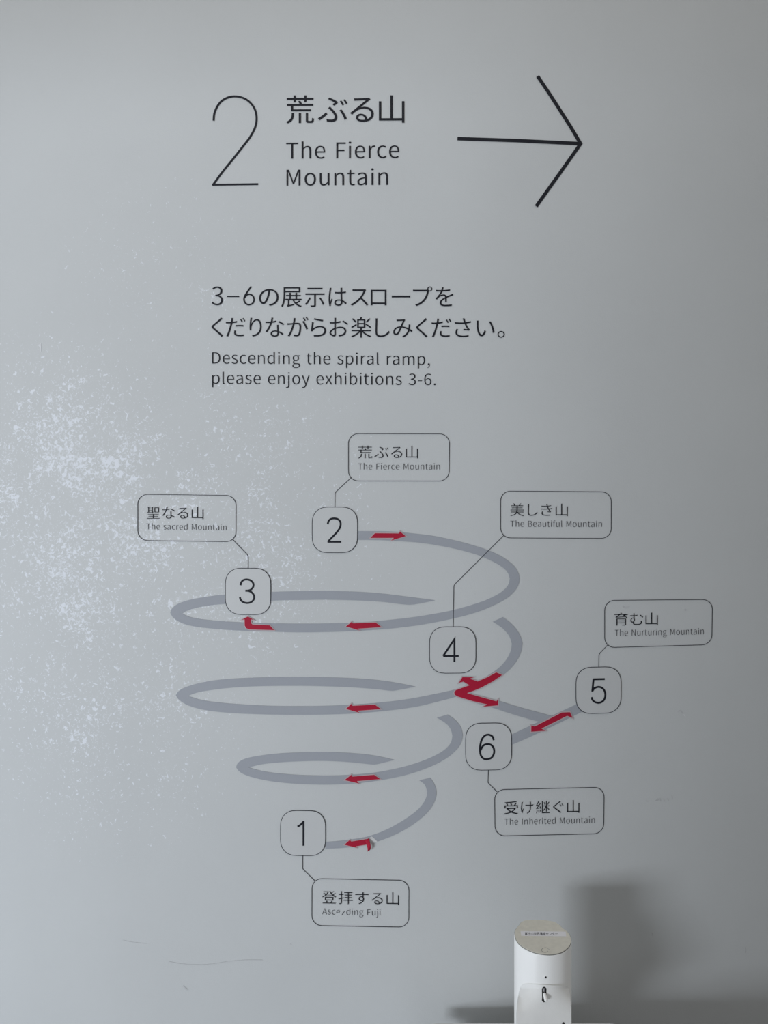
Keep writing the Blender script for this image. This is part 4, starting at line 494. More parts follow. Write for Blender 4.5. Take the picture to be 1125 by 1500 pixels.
def jp_line(text, ext, ybot0, ybot1, em, thin, eh=None):
    """each character centred on its measured ink extent; ybot = bottom of a full kanji at both ends"""
    out = []
    x0, x1 = ext[0][0], ext[-1][1]
    for ch, (a, b) in zip(text, ext):
        pts, fc = glyph(ch, thin)
        l, r, lo, hi = bounds(pts)
        cx = (a + b) / 2
        t = (cx - x0) / (x1 - x0)
        base = ybot0 + (ybot1 - ybot0) * t          # y of the em-box bottom (-0.07 em)
        k = (ybot1 - ybot0) / (x1 - x0)
        sx = (b - a) / (r - l)
        sx = min(max(sx, em * 0.85), em * 1.15)
        sy = em if eh is None else eh
        out.append((ch, [(cx + (p[0] - (l + r) / 2) * sx, base - (p[1] + 0.07) * sy + k * (p[0] - (l + r) / 2) * sx) for p in pts], fc))
    return out

def en_line(text, xl, xr, yb0, yb1, cap, thin, squeeze=1.0):
    """latin line: cap height and both ink ends measured; tracking takes up the rest"""
    em = cap / 0.733
    x, items = 0.0, []
    def tall(p, ch):                     # larger x-height than the source letters
        if not ch.islower() or p[1] <= 0: return p
        return (p[0], p[1] * 1.07) if p[1] < 0.5 else (p[0], 0.535 + (p[1] - 0.5) * 0.854)
    for ch in text:
        if ch == ' ':
            x += 0.30; items.append(None); continue
        pts, fc = glyph(ch, thin)
        pts = [tall(p, ch) for p in pts]
        items.append((ch, x, pts, fc)); x += GLYPHS[ch][0] / 1000
    first = items[0]; last = items[-1]
    l = first[1] + bounds(first[2])[0]
    r = last[1] + bounds(last[2])[1]
    tr = 0.022 * em
    squeeze = min(1.35, max(0.85, ((xr - xl) - tr * (len(text) - 1)) / ((r - l) * em)))
    nat = (r - l) * em * squeeze
    track = ((xr - xl) - nat) / (len(text) - 1)
    k = (yb1 - yb0) / (xr - xl)
    out = []
    for i, it in enumerate(items):
        if it is None: continue
        ch, gx, pts, fc = it
        q = []
        for p in pts:
            X = xl + (gx - l + p[0]) * em * squeeze + track * i
            q.append((X, yb0 + k * (X - xl) - p[1] * em))
        out.append((ch, q, fc))
    return out

def letters(items, m, parent, off=0.0010):
    for ch, pts, fc in items:
        decal('letter', [(pts, fc)], m, parent, off)

# ------------------------------------------------------------------ structure: wall and floor
def build_wall():
    V, Fc = [], []
    a0, a1, n = -1.05, 1.05, 520
    zs = [0.0, 0.6, 1.2, 1.8, 2.4, 3.3]
    for i in range(n + 1):
        s = (a0 + (a1 - a0) * i / n) * RAD
        for z in zs: V.append(on_wall(s, z))
    k = len(zs)
    for i in range(n):
        for j in range(k - 1):
            a = i * k + j
            Fc.append((a, a + k, a + k + 1, a + 1))
    # thickness: inner skin
    b = len(V)
    for i in range(n + 1):
        s = (a0 + (a1 - a0) * i / n) * RAD
        for z in (0.0, 3.3): V.append(on_wall(s, z, -0.15))
    for i in range(n):
        a = b + i * 2
        Fc.append((a + 1, a + 3, a + 2, a))
        Fc.append((i * k + k - 1, (i + 1) * k + k - 1, a + 3, a + 1))
        Fc.append(((i + 1) * k, i * k, a, a + 2))
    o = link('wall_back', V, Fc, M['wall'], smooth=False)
    for p in o.data.polygons:
        if abs(p.normal.z) < 0.5: p.use_smooth = True
    tag(o, 'pale grey painted wall of the round core, worn at the left, its shine painted in as white specks', kind='structure')
    return o
wall = build_wall()
me = [(-4.5, -6.5, 0), (4.5, -6.5, 0), (4.5, 5.0, 0), (-4.5, 5.0, 0)]
fl = link('floor', [(x, y, 0) for x, y, _ in me] + [(x, y, -0.12) for x, y, _ in me],
          [(0, 1, 2, 3), (7, 6, 5, 4), (0, 4, 5, 1), (1, 5, 6, 2), (2, 6, 7, 3), (3, 7, 4, 0)], M['floor'])
tag(fl, 'plain grey floor in front of the round wall', kind='structure')

# added unseen wall behind the camera, its opening shaped to shade the round wall
def build_blocker():
    y0, y1 = -0.85, -0.70
    V, Fc = [], []
    def piece(poly):
        n = len(poly); b = len(V)
        V.extend([(x, y1, z) for x, z in poly]); V.extend([(x, y0, z) for x, z in poly])
        Fc.append([b + i for i in range(n)]); Fc.append([b + n + i for i in reversed(range(n))])
        for i in range(n):
            j = (i + 1) % n
            Fc.append([b + j, b + i, b + n + i, b + n + j])
    a_ = [(x, z) for x, z in BLOCKER_EDGE if z < BLOCKER_HEAD]
    piece(a_[::-1] + [(4.4, 0.0), (4.4, BLOCKER_HEAD), (a_[-1][0], BLOCKER_HEAD)])
    piece([(-4.4, BLOCKER_HEAD), (4.4, BLOCKER_HEAD), (4.4, 3.3), (-4.4, 3.3)])
    o = link('blocker_wall', V, Fc, M['plain'])
    return tag(o, 'added unseen grey wall, its leaning opening edge shaped to block light', kind='structure')
BLOCKER_EDGE = ((-1.36, 0.0), (-1.18, 0.75), (-1.06, 1.2), (-1.06, 1.6), (-1.12, 2.04))  # edge of the added blocker, leaned to darken the lower right
BLOCKER_HEAD = 2.05  # blocker above this height dims the top of the round wall
build_blocker()

# scuffs and hairline scratches on the paint (pieces of the wall)
def scratch(name, pts, wd, m, off=0.0004):
    decal(name, [stroke(densify(smooth_line(pts, 4), 8), wd)], m, wall, off, 0.0002)
scratch('scratch', [(247, 1408), (262, 1411), (285, 1413), (310, 1412), (335, 1408), (360, 1406), (385, 1406)], 0.7, M['scuff'])
scratch('scratch', [(180, 1377), (195, 1380), (215, 1382)], 0.6, M['scuff'])
scratch('scuff', [(268, 1444), (271, 1447), (275, 1450)], 2.2, M['scuff'])
scratch('scuff', [(993, 1043), (997, 1041), (1000, 1045)], 2.0, M['scuff'])
scratch('scuff', [(1001, 1046), (1004, 1050)], 1.0, M['scuff2'])
scratch('scuff', [(912, 888), (917, 890), (922, 888)], 2.5, M['scuff'])
scratch('scuff', [(1003, 892), (1005, 894)], 2.0, M['scuff'])
for a, b in (((946, 1173), (950, 1173.5)), ((960, 1173), (964, 1169)), ((962, 1173), (966, 1170)), ((967, 1169), (968, 1174)),
             ((972, 1170), (973, 1174)), ((977, 1169), (980, 1173)), ((984, 1165), (985, 1170)), ((1012, 1171), (1014, 1173))):
    scratch('scratch', [a, ((a[0] + b[0]) / 2, (a[1] + b[1]) / 2 + 0.3), b], 0.9, M['scuff'])
scratch('scratch', [(1092, 1387), (1092.5, 1392), (1092, 1396)], 0.9, M['scuff'])
scratch('scratch', [(955, 1366), (956, 1371)], 0.9, M['scuff'])
scratch('scuff', [(425, 1383), (427, 1384)], 1.8, M['scuff'])
scratch('scuff', [(57, 505), (60, 509)], 2.5, M['scuff2'])
scratch('scratch', [(60, 503), (60, 515)], 1.2, M['scuff2'])

# ------------------------------------------------------------------ heading
t = wthing('section_numeral', 345, 206, 'tall thin black figure 2 at the top left of the heading', 'numeral')
sc = 3.516
big2 = [(81, 306), (84, 272), (97, 238), (120, 207), (152, 188), (190, 181), (232, 189), (268, 212), (293, 248), (302, 292), (295, 338), (270, 388), (232, 438), (180, 504), (128, 568), (80, 633)]
big2 = [(290 + x / sc, 90 + y / sc) for x, y in big2]
decal('numeral_stroke', [stroke(smooth_line(big2, 6), 2.8)], M['ink'], t, 0.0010)
decal('numeral_base', [stroke(densify([(310.9, 271.0), (378.2, 270.0)]), 2.7)], M['ink'], t, 0.00102)

t = wthing('japanese_heading', 507, 158, 'large black Japanese heading 荒ぶる山 beside the tall figure 2', 'lettering')
letters(jp_line('荒ぶる山', [(419.4, 459.8), (465.8, 509), (513, 547.4), (555, 592.2)], 180.6, 179.8, 44.5, 0.002), M['ink'], t)
t = wthing('english_heading', 500, 240, 'large black English heading The Fierce Mountain in two lines', 'lettering')
letters(en_line('The Fierce', 419.4, 584.6, 232.8, 231.8, 23.6, 0.007), M['ink'], t)
letters(en_line('Mountain', 419.8, 568.3, 272.4, 271.2, 23.6, 0.007), M['ink'], t)

t = wthing('direction_arrow', 762, 207, 'large thin black arrow pointing right at the top', 'arrow')
decal('arrow_shaft', [stroke(densify([(669.9, 203.3), (757, 206.2), (848.5, 210.6)]), 5.0)], M['ink'], t, 0.0010)
decal('arrow_head', [stroke([(787.3, 111.9), (803, 135.2), (819, 160), (835, 185), (850.2, 210.8), (834, 233.8), (818, 256.5), (802, 278.8), (785.3, 302.4)], 4.9)], M['ink'], t, 0.00103)

# ------------------------------------------------------------------ notice
t = wthing('japanese_notice', 520, 460, 'black Japanese notice in two lines under the heading', 'lettering')
L1 = '3-6の展示はスロープを'
E1 = [(310.3, 326.7), (332.7, 350.4), (356.6, 373.2), (379.6, 408), (412, 441.9), (446.8, 475.2), (481.4, 507.6), (513.6, 539.2), (543, 565.9), (573.8, 600.6), (604.9, 633), (637.8, 663.8)]
letters(jp_line(L1[3:], E1[3:], 449.6, 449.8, 33.4, 0.005), M['ink'], t)
for ch, (a, b) in (('3', E1[0]),):
    pts, fc = glyph(ch, 0.008)
    l, r, lo, hi = bounds(pts)
    decal('letter', [([(a + (p[0] - l) / (r - l) * (b - a), 447.4 - (p[1] - lo) / (hi - lo) * 27.6) for p in pts], fc)], M['ink'], t, 0.0010)
six = [(368.0, 420.0), (363.5, 426.2), (360.0, 431.4), (357.9, 435.6), (357.5, 439.6), (359.0, 443.6), (362.4, 446.2), (366.0, 446.4), (369.8, 444.6), (372.0, 441.0), (372.0, 437.0), (370.0, 433.4), (366.6, 431.4), (363.4, 431.6), (360.4, 433.2), (358.4, 436.2)]
decal('letter', [stroke(smooth_line(six, 5), 2.1)], M['ink'], t, 0.0010)
decal('letter', [stroke(densify([(332.7, 434.6), (350.4, 434.7)]), 1.5)], M['ink'], t, 0.0010)
L2 = 'くだりながらお楽しみください。'
E2 = [(310, 326.7), (331, 359.3), (365.7, 383.2), (389, 416), (421, 451.7), (455.3, 477.7), (482.6, 509.7), (514.4, 543.5), (549.9, 570.8), (575.9, 604), (609.6, 626), (632, 660.8), (666, 689.6), (698, 724), (728.6, 739)]
letters(jp_line(L2, E2, 494.0, 495.2, 33.2, 0.005), M['ink'], t)
t = wthing('english_notice', 472, 540, 'black English notice about the spiral ramp in two lines', 'lettering')
letters(en_line('Descending the spiral ramp,', 310.9, 629.4, 532.8, 534.9, 16.9, 0.011), M['ink'], t)
letters(en_line('please enjoy exhibitions 3-6.', 310.9, 638, 562.4, 564.4, 16.9, 0.011), M['ink'], t)

# ------------------------------------------------------------------ grey ramp bands
def ribbon(label, segs, px, py, group='grey ramp bands of the spiral diagram'):
    o = decal('ramp_band', [band(segs)], M['grey'], None, 0.0006)
    bpy.context.view_layer.update()
    return tag(o, label, 'diagram band', group)

A_o1 = [(523, 778), (545, 778), (580, 778.7), (600, 780.8), (632, 784.5), (664, 791), (690, 797.8), (716.8, 806.6), (736, 816), (750.4, 826.6), (758.4, 837), (761, 847.2)]
A_i1 = [(523, 790.8), (560, 791.3), (600, 793.6), (625.6, 796.3), (656, 801.6), (683.2, 808), (705.6, 815.2), (724.8, 824), (737.6, 832), (744, 839.2), (746.5, 847.2)]
A_o2 = [(761, 847.2), (759, 857.5), (750.4, 869.4), (736, 880), (712, 891.6), (690, 899.2), (664, 906), (632, 912.6), (600, 917.5), (559.5, 921.9), (514.7, 924.4), (477.3, 925.7), (440, 926.2), (401.5, 925.3), (359.5, 924), (329.6, 922.4), (296, 919.2), (277.3, 916), (264.3, 911.6), (254.5, 905.5), (249.5, 897.8)]
A_i2 = [(746.5, 847.2), (744.8, 856), (737.6, 864.6), (724.8, 872.8), (702.4, 882.4), (664, 893.5), (632, 899.8), (600, 904.7), (552, 909.8), (514.7, 912.2), (477.3, 913.2), (440, 913.5), (396.8, 912.9), (337, 910.7), (296, 907.1), (277.3, 903.4), (267, 898.6)]
A_o3 = [(249.5, 897.8), (252.4, 890.6), (261, 884.3), (277.3, 878.7), (301.6, 874.2), (329.6, 870.9), (397.7, 867.1), (440, 865.9), (477.3, 865.6), (524, 866.8), (561.3, 869.6), (598.7, 874.2), (636.9, 879.2)]
A_i3 = [(267, 898.6), (275.5, 893.9), (296, 888.6), (329.6, 884.5), (397.7, 879.9), (450, 878.7), (477.3, 878.4), (524, 879.5), (561.3, 881.7), (590, 885.2), (606, 885.4), (636.5, 879.6)]
ribbon('topmost grey coil of the spiral, running from box 2 round through box 3', [(A_o1, A_i1, 40), (A_o2, A_i2, 90), (A_o3, A_i3, 60)], 500, 850)

B_o1 = [(736.3, 903.8), (745, 910.2), (753, 917.8), (761.5, 930), (765.3, 942)]
B_i1 = [(721.8, 910.7), (730, 915.8), (738, 922), (746, 932), (749.6, 943)]
B_o2 = [(765.3, 942), (763, 955), (756.5, 968.3), (747, 980), (735.2, 989.6), (713.9, 1002.4), (684, 1015.0), (664.8, 1021.4), (641.3, 1027.6), (608, 1035.4), (559.5, 1041.8), (514.7, 1045.2), (477.3, 1046.6), (440, 1047), (398.7, 1046.6), (352, 1045), (314.7, 1042), (290.4, 1037.8), (273.6, 1032.2), (262.4, 1025), (257.8, 1018.2)]
B_i2 = [(749.6, 943), (748, 953.5), (741.6, 966.1), (730.9, 977.9), (713.9, 989.8), (699, 997.6), (684, 1003.8), (667, 1009.6), (641.3, 1015.6), (598.7, 1023.8), (555.7, 1029.1), (514.7, 1032.2), (477.3, 1033.8), (440, 1034.2), (393, 1033.7), (352, 1031.5), (324, 1029.3), (296, 1025.4), (275.5, 1019.2)]
B_o3 = [(257.8, 1018.2), (262.4, 1011.6), (273.6, 1005.9), (296, 999.6), (324, 995.4), (361.3, 992.9), (398.7, 991.9), (440, 991.7), (477.3, 992), (514.7, 993.2), (552, 996), (580, 1000), (608.6, 1005.7)]
B_i3 = [(275.5, 1019.2), (292.3, 1013.6), (324, 1008.9), (355.7, 1006.1), (393, 1004.8), (440, 1004.5), (477.3, 1005.2), (514.7, 1006.7), (552, 1009.5), (568, 1011.4), (578, 1011.6), (608.2, 1006)]
ribbon('second grey coil of the spiral, passing just under box 4', [(B_o1, B_i1, 12), (B_o2, B_i2, 90), (B_o3, B_i3, 60)], 500, 980)

C_o1 = [(655.6, 1046.6), (666.7, 1054.5), (674.8, 1064.8), (677.9, 1076.6)]
C_i1 = [(640, 1051.2), (653, 1059.4), (660, 1068), (662.6, 1077.5)]
C_o2 = [(677.9, 1076.6), (675.1, 1088.5), (666.7, 1100), (651.7, 1112), (629.3, 1123.4), (601.3, 1133.2), (569.6, 1140.6), (536, 1145.8), (508, 1148.2), (473.5, 1149.2), (435.8, 1148), (405.6, 1145.3), (382.9, 1141.6), (363.2, 1136.4), (351.2, 1130.5), (345.8, 1123.8)]
C_i2 = [(662.6, 1077.5), (660, 1088.5), (648, 1100.5), (625.6, 1111.9), (601.3, 1120.4), (573.3, 1127.3), (545.3, 1132), (508, 1135.2), (473.5, 1135.9), (435.8, 1134.9), (405.6, 1132.4), (382.9, 1129), (364.5, 1124.1)]
C_o3 = [(345.8, 1123.8), (348.9, 1117), (358.7, 1111.4), (379.9, 1106.9), (413.1, 1103.2), (450.9, 1101.8), (481.1, 1101.6), (508, 1102.5), (536, 1104.9), (558.4, 1108.5), (577.6, 1112.9)]
C_i3 = [(364.5, 1124.1), (382.9, 1119.6), (405.6, 1117), (435.8, 1115.2), (473.5, 1114.5), (508, 1116), (526.7, 1117.8), (545, 1119.7), (552.8, 1119.2), (577.2, 1113.2)]
ribbon('third grey coil of the spiral, narrower, left of box 6', [(C_o1, C_i1, 12), (C_o2, C_i2, 70), (C_o3, C_i3, 50)], 500, 1100)

D_o = [(630, 1139.1), (634.8, 1146), (638.3, 1154), (639.3, 1162.8), (637.2, 1171.8), (631.6, 1182.8), (622, 1194), (609.2, 1204.6), (593.2, 1215), (575.6, 1224), (556.4, 1231.4), (542, 1235.6), (526, 1239), (509, 1241.2), (494, 1242.4), (476.6, 1243.1)]
D_i = [(614.5, 1143.1), (621.2, 1148.4), (624.4, 1154.8), (625.5, 1162.8), (622.8, 1171.6), (616.4, 1181.2), (606, 1190.8), (590, 1202), (572.4, 1212.0), (559.6, 1218), (546.8, 1222.8), (534, 1226.4), (511.6, 1230), (494, 1231.9), (477, 1233.2)]
ribbon('lowest grey band of the spiral, curving down to box 1', [(D_o, D_i, 70)], 560, 1190)

E_o = [(671, 1022), (700, 1030.5), (722.4, 1036.7), (756, 1047.6), (790.7, 1057.4)]
E_i = [(686, 1013.4), (703, 1019.6), (729, 1026), (760, 1035.6), (811, 1049.3)]
e = decal('ramp_band', [band([(E_o, E_i, 12)])], M['grey'], None, 0.00085)
tag(e, 'short straight grey branch running right and down from under box 4', 'diagram band', 'grey ramp bands of the spiral diagram')
e = decal('ramp_band', [band([([(749, 1076), (777.9, 1062.4), (811, 1047.0), (845, 1031.2)], [(749.5, 1091), (780, 1077.6), (815, 1061), (852.5, 1042.5)], 12)])], M['grey'], None, 0.0006)
tag(e, 'short straight grey link between box 6 and box 5', 'diagram band', 'grey ramp bands of the spiral diagram')

# ------------------------------------------------------------------ red arrows
def red_arrow(poly, label, rim=1.2, roundpts=None):
    cx = sum(p[0] for p in poly) / len(poly); cy = sum(p[1] for p in poly) / len(poly)
    t = wthing('red_arrow', cx, cy, label, 'arrow', 'red arrows of the spiral diagram')
    sgn = sum(poly[i][0] * poly[(i + 1) % len(poly)][1] - poly[(i + 1) % len(poly)][0] * poly[i][1] for i in range(len(poly)))
    # rim: outline pushed outwards
    n = len(poly)
    cc = poly if sgn > 0 else poly[::-1]
    out = []
    for i in range(n):
        a, p, c = Vector(cc[i - 1]), Vector(cc[i]), Vector(cc[(i + 1) % n])
        d1, d2 = (p - a).normalized(), (c - p).normalized()
        n1, n2 = Vector((d1.y, -d1.x)), Vector((d2.y, -d2.x))
        q = n1 + n2
        q = q.normalized() if q.length > 1e-3 else n1
        k = max(0.45, q.dot(n1))
        out.append(tuple(p + q * (rim / k)))
    pts, fc = fill_polys([out])
    decal('sticker_rim', [(pts, fc)], M['rim'], t, 0.00125)
    pts, fc = fill_polys([cc])
    decal('arrow_face', [(pts, fc)], M['red'], t, 0.0015)
    return t

red_arrow([(594.2, 785.4), (586, 778.6), (584.2, 781.3), (549.3, 781), (542.6, 787.9), (576.9, 787.9), (573, 791.7)], 'red arrow pointing right just beside box 2')
red_arrow([(506.8, 917.6), (515.2, 910.7), (516.9, 912.9), (550.1, 911.6), (558.9, 918.5), (523.3, 920.9), (527.4, 923.5)], 'red arrow pointing left on the topmost coil')
red_arrow([(506.8, 1038.2), (514.7, 1030.8), (516.5, 1033.6), (549.2, 1031.9), (558, 1038.4), (523.3, 1041.0), (527.2, 1044)], 'red arrow pointing left on the second coil')
red_arrow([(504.8, 1142.3), (514.5, 1134.6), (516.4, 1137.1), (548.1, 1134.6), (556.9, 1140.8), (522.8, 1143.8), (526.3, 1147.3)], 'red arrow pointing left on the third coil')
red_arrow([(363.4, 903.0), (372.4, 907.9), (368.2, 907.3), (368.2, 912.8), (370.0, 914.6), (395.3, 915.8), (401.8, 922.8), (366, 921.9), (361.2, 920.2), (358.8, 916.4), (358.6, 907.2), (354.3, 907.6)], 'bent red arrow turning up into box 3')
red_arrow([(726.7, 984.7), (735.2, 988.5), (722, 997.6), (705.3, 1006.7), (694, 1011.4), (683.8, 1015.0), (700, 1019.6), (726.7, 1027.0), (729.2, 1024.8), (729.2, 1032.9), (707.5, 1034.8), (713.6, 1031.6), (692, 1026.6), (671.2, 1020.2), (666.6, 1017.8), (665.2, 1014.6), (667.4, 1010.8), (687.6, 1003.6), (678.6, 998.2), (672.3, 999.8), (677.2, 991.6), (693.8, 991.7), (688.4, 994.0), (699.5, 998.0), (713.9, 991.7)], 'folded red arrow with two heads under box 4', 1.5)
red_arrow([(777.9, 1062.4), (783.2, 1063.8), (822.7, 1043.4), (834.6, 1042.9), (838.2, 1051.2), (830.3, 1048.2), (792.8, 1067), (798.8, 1070), (777.9, 1071.5)], 'double-ended red arrow between box 5 and box 6', 1.5)
# the worn one: its tail has let go and hangs down in a curl
pl = red_arrow([(504.6, 1236.9), (512.4, 1229.9), (514.8, 1232.2), (539.4, 1228.2), (538.6, 1236.4), (521.2, 1239.2), (522.8, 1241.2)], 'small red arrow beside box 1 with its tail peeling off', 1.0)
rp, rf = fill_polys([[(536, 1229.6), (544.7, 1225.0), (547, 1226.4), (553.2, 1232.4), (548, 1234.6), (541, 1237.2), (536, 1238)]])
decal('glue_residue', [(rp, rf)], M['residue'], pl, 0.0010)
def curl():
    cols, rows = 5, 12
    V, Fc = [], []
    # strip leaves the wall at its top edge, bulges out and hangs downwards
    prof = []
    for j in range(rows + 1):
        u = j / rows
        off = 0.0016 + 0.0075 * math.sin(u * 2.4)
        px = 537.4 + 3.6 * math.sin(u * 2.2)
        py = 1228.6 + 15.0 * u
        wd = 6.0 - 2.0 * u
        prof.append((px, py, off, wd))
    for px, py, off, wd in prof:
        for i in range(cols + 1):
            f = i / cols - 0.5
            s, z = ws(px + f * wd, py - f * 2.5)
            V.append(on_wall(s, z, off + 0.0018 * (0.25 - f * f)))
    n = cols + 1
    for j in range(rows):
        for i in range(cols):
            a = j * n + i
            Fc.append((a, a + n, a + n + 1, a + 1))
    return V, Fc
V, Fc = curl()
o = link('peeling_tail', V, Fc, M['red'], pl, True)
o['label'] = 'loose curled tail'
md = o.modifiers.new('thickness', 'SOLIDIFY'); md.thickness = 0.0003; md.offset = 0

# ------------------------------------------------------------------ numbered boxes
def squircle(x0, y0, x1, y1, r, k=0.0, seg=8):
    cx, cy = (x0 + x1) / 2, (y0 + y1) / 2
    P = []
    def arc(ax, ay, a0):
        for i in range(seg + 1):
            a = a0 + math.pi / 2 * i / seg
            # slightly squarish corner
            c_, s_ = math.cos(a), math.sin(a)
            e = 2 / 2.25
            P.append((ax + r * math.copysign(abs(c_) ** e, c_), ay + r * math.copysign(abs(s_) ** e, s_)))
    arc(x1 - r, y1 - r, 0); arc(x0 + r, y1 - r, math.pi / 2); arc(x0 + r, y0 + r, math.pi); arc(x1 - r, y0 + r, -math.pi / 2)
    return [(x, y + k * (x - cx)) for x, y in P]

DIG = {
    '1': [[(0.0, .215), (.32, .16), (.58, .09), (.80, .01)], [(.87, -.04), (.87, 1.04)]],
    '2': [[(.0, .25), (.05, .13), (.2, .035), (.48, 0), (.78, .045), (.94, .17), (.94, .32), (.82, .48), (.6, .64), (.3, .82), (.0, 1.0)], [(-0.02, 1.0), (1.0, 1.0)]],
    '3': [[(.04, .25), (.09, .13), (.24, .03), (.48, 0), (.74, .04), (.92, .16), (.92, .31), (.76, .43), (.56, .475), (.38, .48)], [(.38, .48), (.6, .485), (.82, .55), (.98, .69), (.96, .84), (.78, .96), (.5, 1.0), (.22, .96), (.05, .86), (0, .75)]],
    '4': [[(.72, 1.0), (.72, .02), (.0, .74)], [(-.0, .745), (1.0, .745)]],
    '5': [[(.96, 0), (.12, 0)], [(.13, .0), (.04, .52)], [(.04, .50), (.2, .38), (.5, .325), (.8, .39), (.98, .56), (.98, .78), (.8, .94), (.5, 1.0), (.2, .95), (.04, .85), (.0, .75)]],
    '6': [[(.97, .23), (.88, .08), (.62, 0), (.36, .03), (.14, .18), (.02, .42), (.0, .65), (.08, .87), (.3, .99), (.55, 1.0), (.82, .94), (.99, .76), (.97, .56), (.78, .42), (.5, .385), (.22, .45), (.03, .64)]],
}
BADGES = [
    ('1', (411.1, 1187, 476.8, 1252.7), (434.6, 1201.9, 447.4, 1238.4)),
    ('2', (457.4, 742.8, 523.6, 809.4), (478.8, 757.9, 501.3, 795)),
    ('3', (330.4, 832.4, 396.7, 900), (350.3, 847.3, 374.2, 884.6)),
    ('4', (629.2, 918.1, 696.8, 985.8), (647.7, 934, 673.3, 970.8)),
    ('5', (843.4, 977, 909.2, 1044.5), (865, 993.3, 887.6, 1030.7)),
    ('6', (681.9, 1058.9, 749, 1127.6), (701.5, 1074.5, 725, 1113)),
]
WHERE = {'1': 'lowest, at the foot of the spiral', '2': 'highest, at the start of the spiral', '3': 'leftmost, on the topmost coil',
         '4': 'above the folded red arrow', '5': 'rightmost, off the spiral', '6': 'lower right, joined to box 5'}
for d, (x0, y0, x1, y1), (a, b, c, e_) in BADGES:
    cx, cy = (x0 + x1) / 2, (y0 + y1) / 2
    k = -(cy - 750) / 1083 * (cx - 560) * .29e-3
    t = wthing('number_badge', cx, cy, 'rounded square box with the figure %s, %s' % (d, WHERE[d]), 'number box', 'numbered boxes of the spiral diagram')
    sq = squircle(x0, y0, x1, y1, 23, k)
    n = len(sq)
    inner = [((p[0] - cx) * .5 + cx, (p[1] - cy) * .5 + cy) for p in sq]
    pts = sq + inner + [(cx, cy)]
    fc = [(i, (i + 1) % n, n + (i + 1) % n, n + i) for i in range(n)] + [(n + i, n + (i + 1) % n, 2 * n) for i in range(n)]
    decal('badge_panel', [(pts, fc)], M['panel'], t, 0.0012)
    decal('badge_outline', [stroke(sq, 0.85, True)], M['line'], t, 0.0014, 0.0004)
    sw = 2.8
    polys = []
    X0, Y0, X1, Y1 = a + sw / 2, b + sw / 2, c - sw / 2, e_ - sw / 2
    for q in DIG[d]:
        pp = [(X0 + (X1 - X0) * u, Y0 + (Y1 - Y0) * v) for u, v in q]
        pp = [(x, y + k * (x - cx)) for x, y in pp]
        if len(q) > 5: pp = smooth_line(pp, 5)
        elif d == '1': pp = pp
        polys.append(stroke(pp, sw))
    decal('numeral', polys, M['ink'], t, 0.0015)

# ------------------------------------------------------------------ name labels with their leader lines
def rrect4(tl, tr, br, bl, r):
    W = (math.dist(tl, tr) + math.dist(bl, br)) / 2
    H = (math.dist(tl, bl) + math.dist(tr, br)) / 2
    P = []
    for ax, ay, a0 in ((W - r, H - r, 0), (r, H - r, 90), (r, r, 180), (W - r, r, 270)):
        for i in range(8):
            a = math.radians(a0 + 90 * i / 7)
            P.append(((ax + r * math.cos(a)) / W, (ay + r * math.sin(a)) / H))
    def bl_(u, v):
        return tuple((tl[k] * (1 - u) + tr[k] * u) * (1 - v) + (bl[k] * (1 - u) + br[k] * u) * v for k in range(2))
    return densify([bl_(u, v) for u, v in P], 15, True)

def callout(corners, jp, ext, jy, em, en, enx, eny, cap, lead, label, damaged=False):
    cx = (corners[0][0] + corners[1][0]) / 2; cy = (corners[0][1] + corners[2][1]) / 2
    t = wthing('name_label', cx, cy, label, 'label', 'outlined name labels of the spiral diagram')
    decal('label_outline', [stroke(rrect4(*corners, 14.5), 0.8, True)], M['line'], t, 0.0010)
    decal('leader_line', [stroke(densify(lead, 12), 0.7)], M['line'], t, 0.0011)
    letters(jp_line(jp, ext, jy[0], jy[1], em, 0.011), M['ink'], t)
    items = en_line(en, enx[0], enx[1], eny[0], eny[1], cap, 0.021)
    if damaged:
        keep = []
        for i, (ch, pts, fc) in enumerate(items):
            if i == 3:                       # the e has lost its lower part
                yb = eny[0] - cap * 0.33
                fc = [f for f in fc if sum(pts[j][1] for j in f) / len(f) < yb + 1.0]
            if i == 4:                       # of the n a slanting scrap is left
                x = sum(p[0] for p in pts) / len(pts)
                ps, fs = stroke([(x - 1.6, eny[0] + 1.0), (x + 0.8, eny[0] - 2.6), (x + 3.0, eny[0] - 5.4)], 0.7)
                keep.append((ch, ps, fs)); continue
            keep.append((ch, pts, fc))
        items = keep
    decal('subtitle', [(p, f) for _, p, f in items], M['fine'], t, 0.0010)
    return t

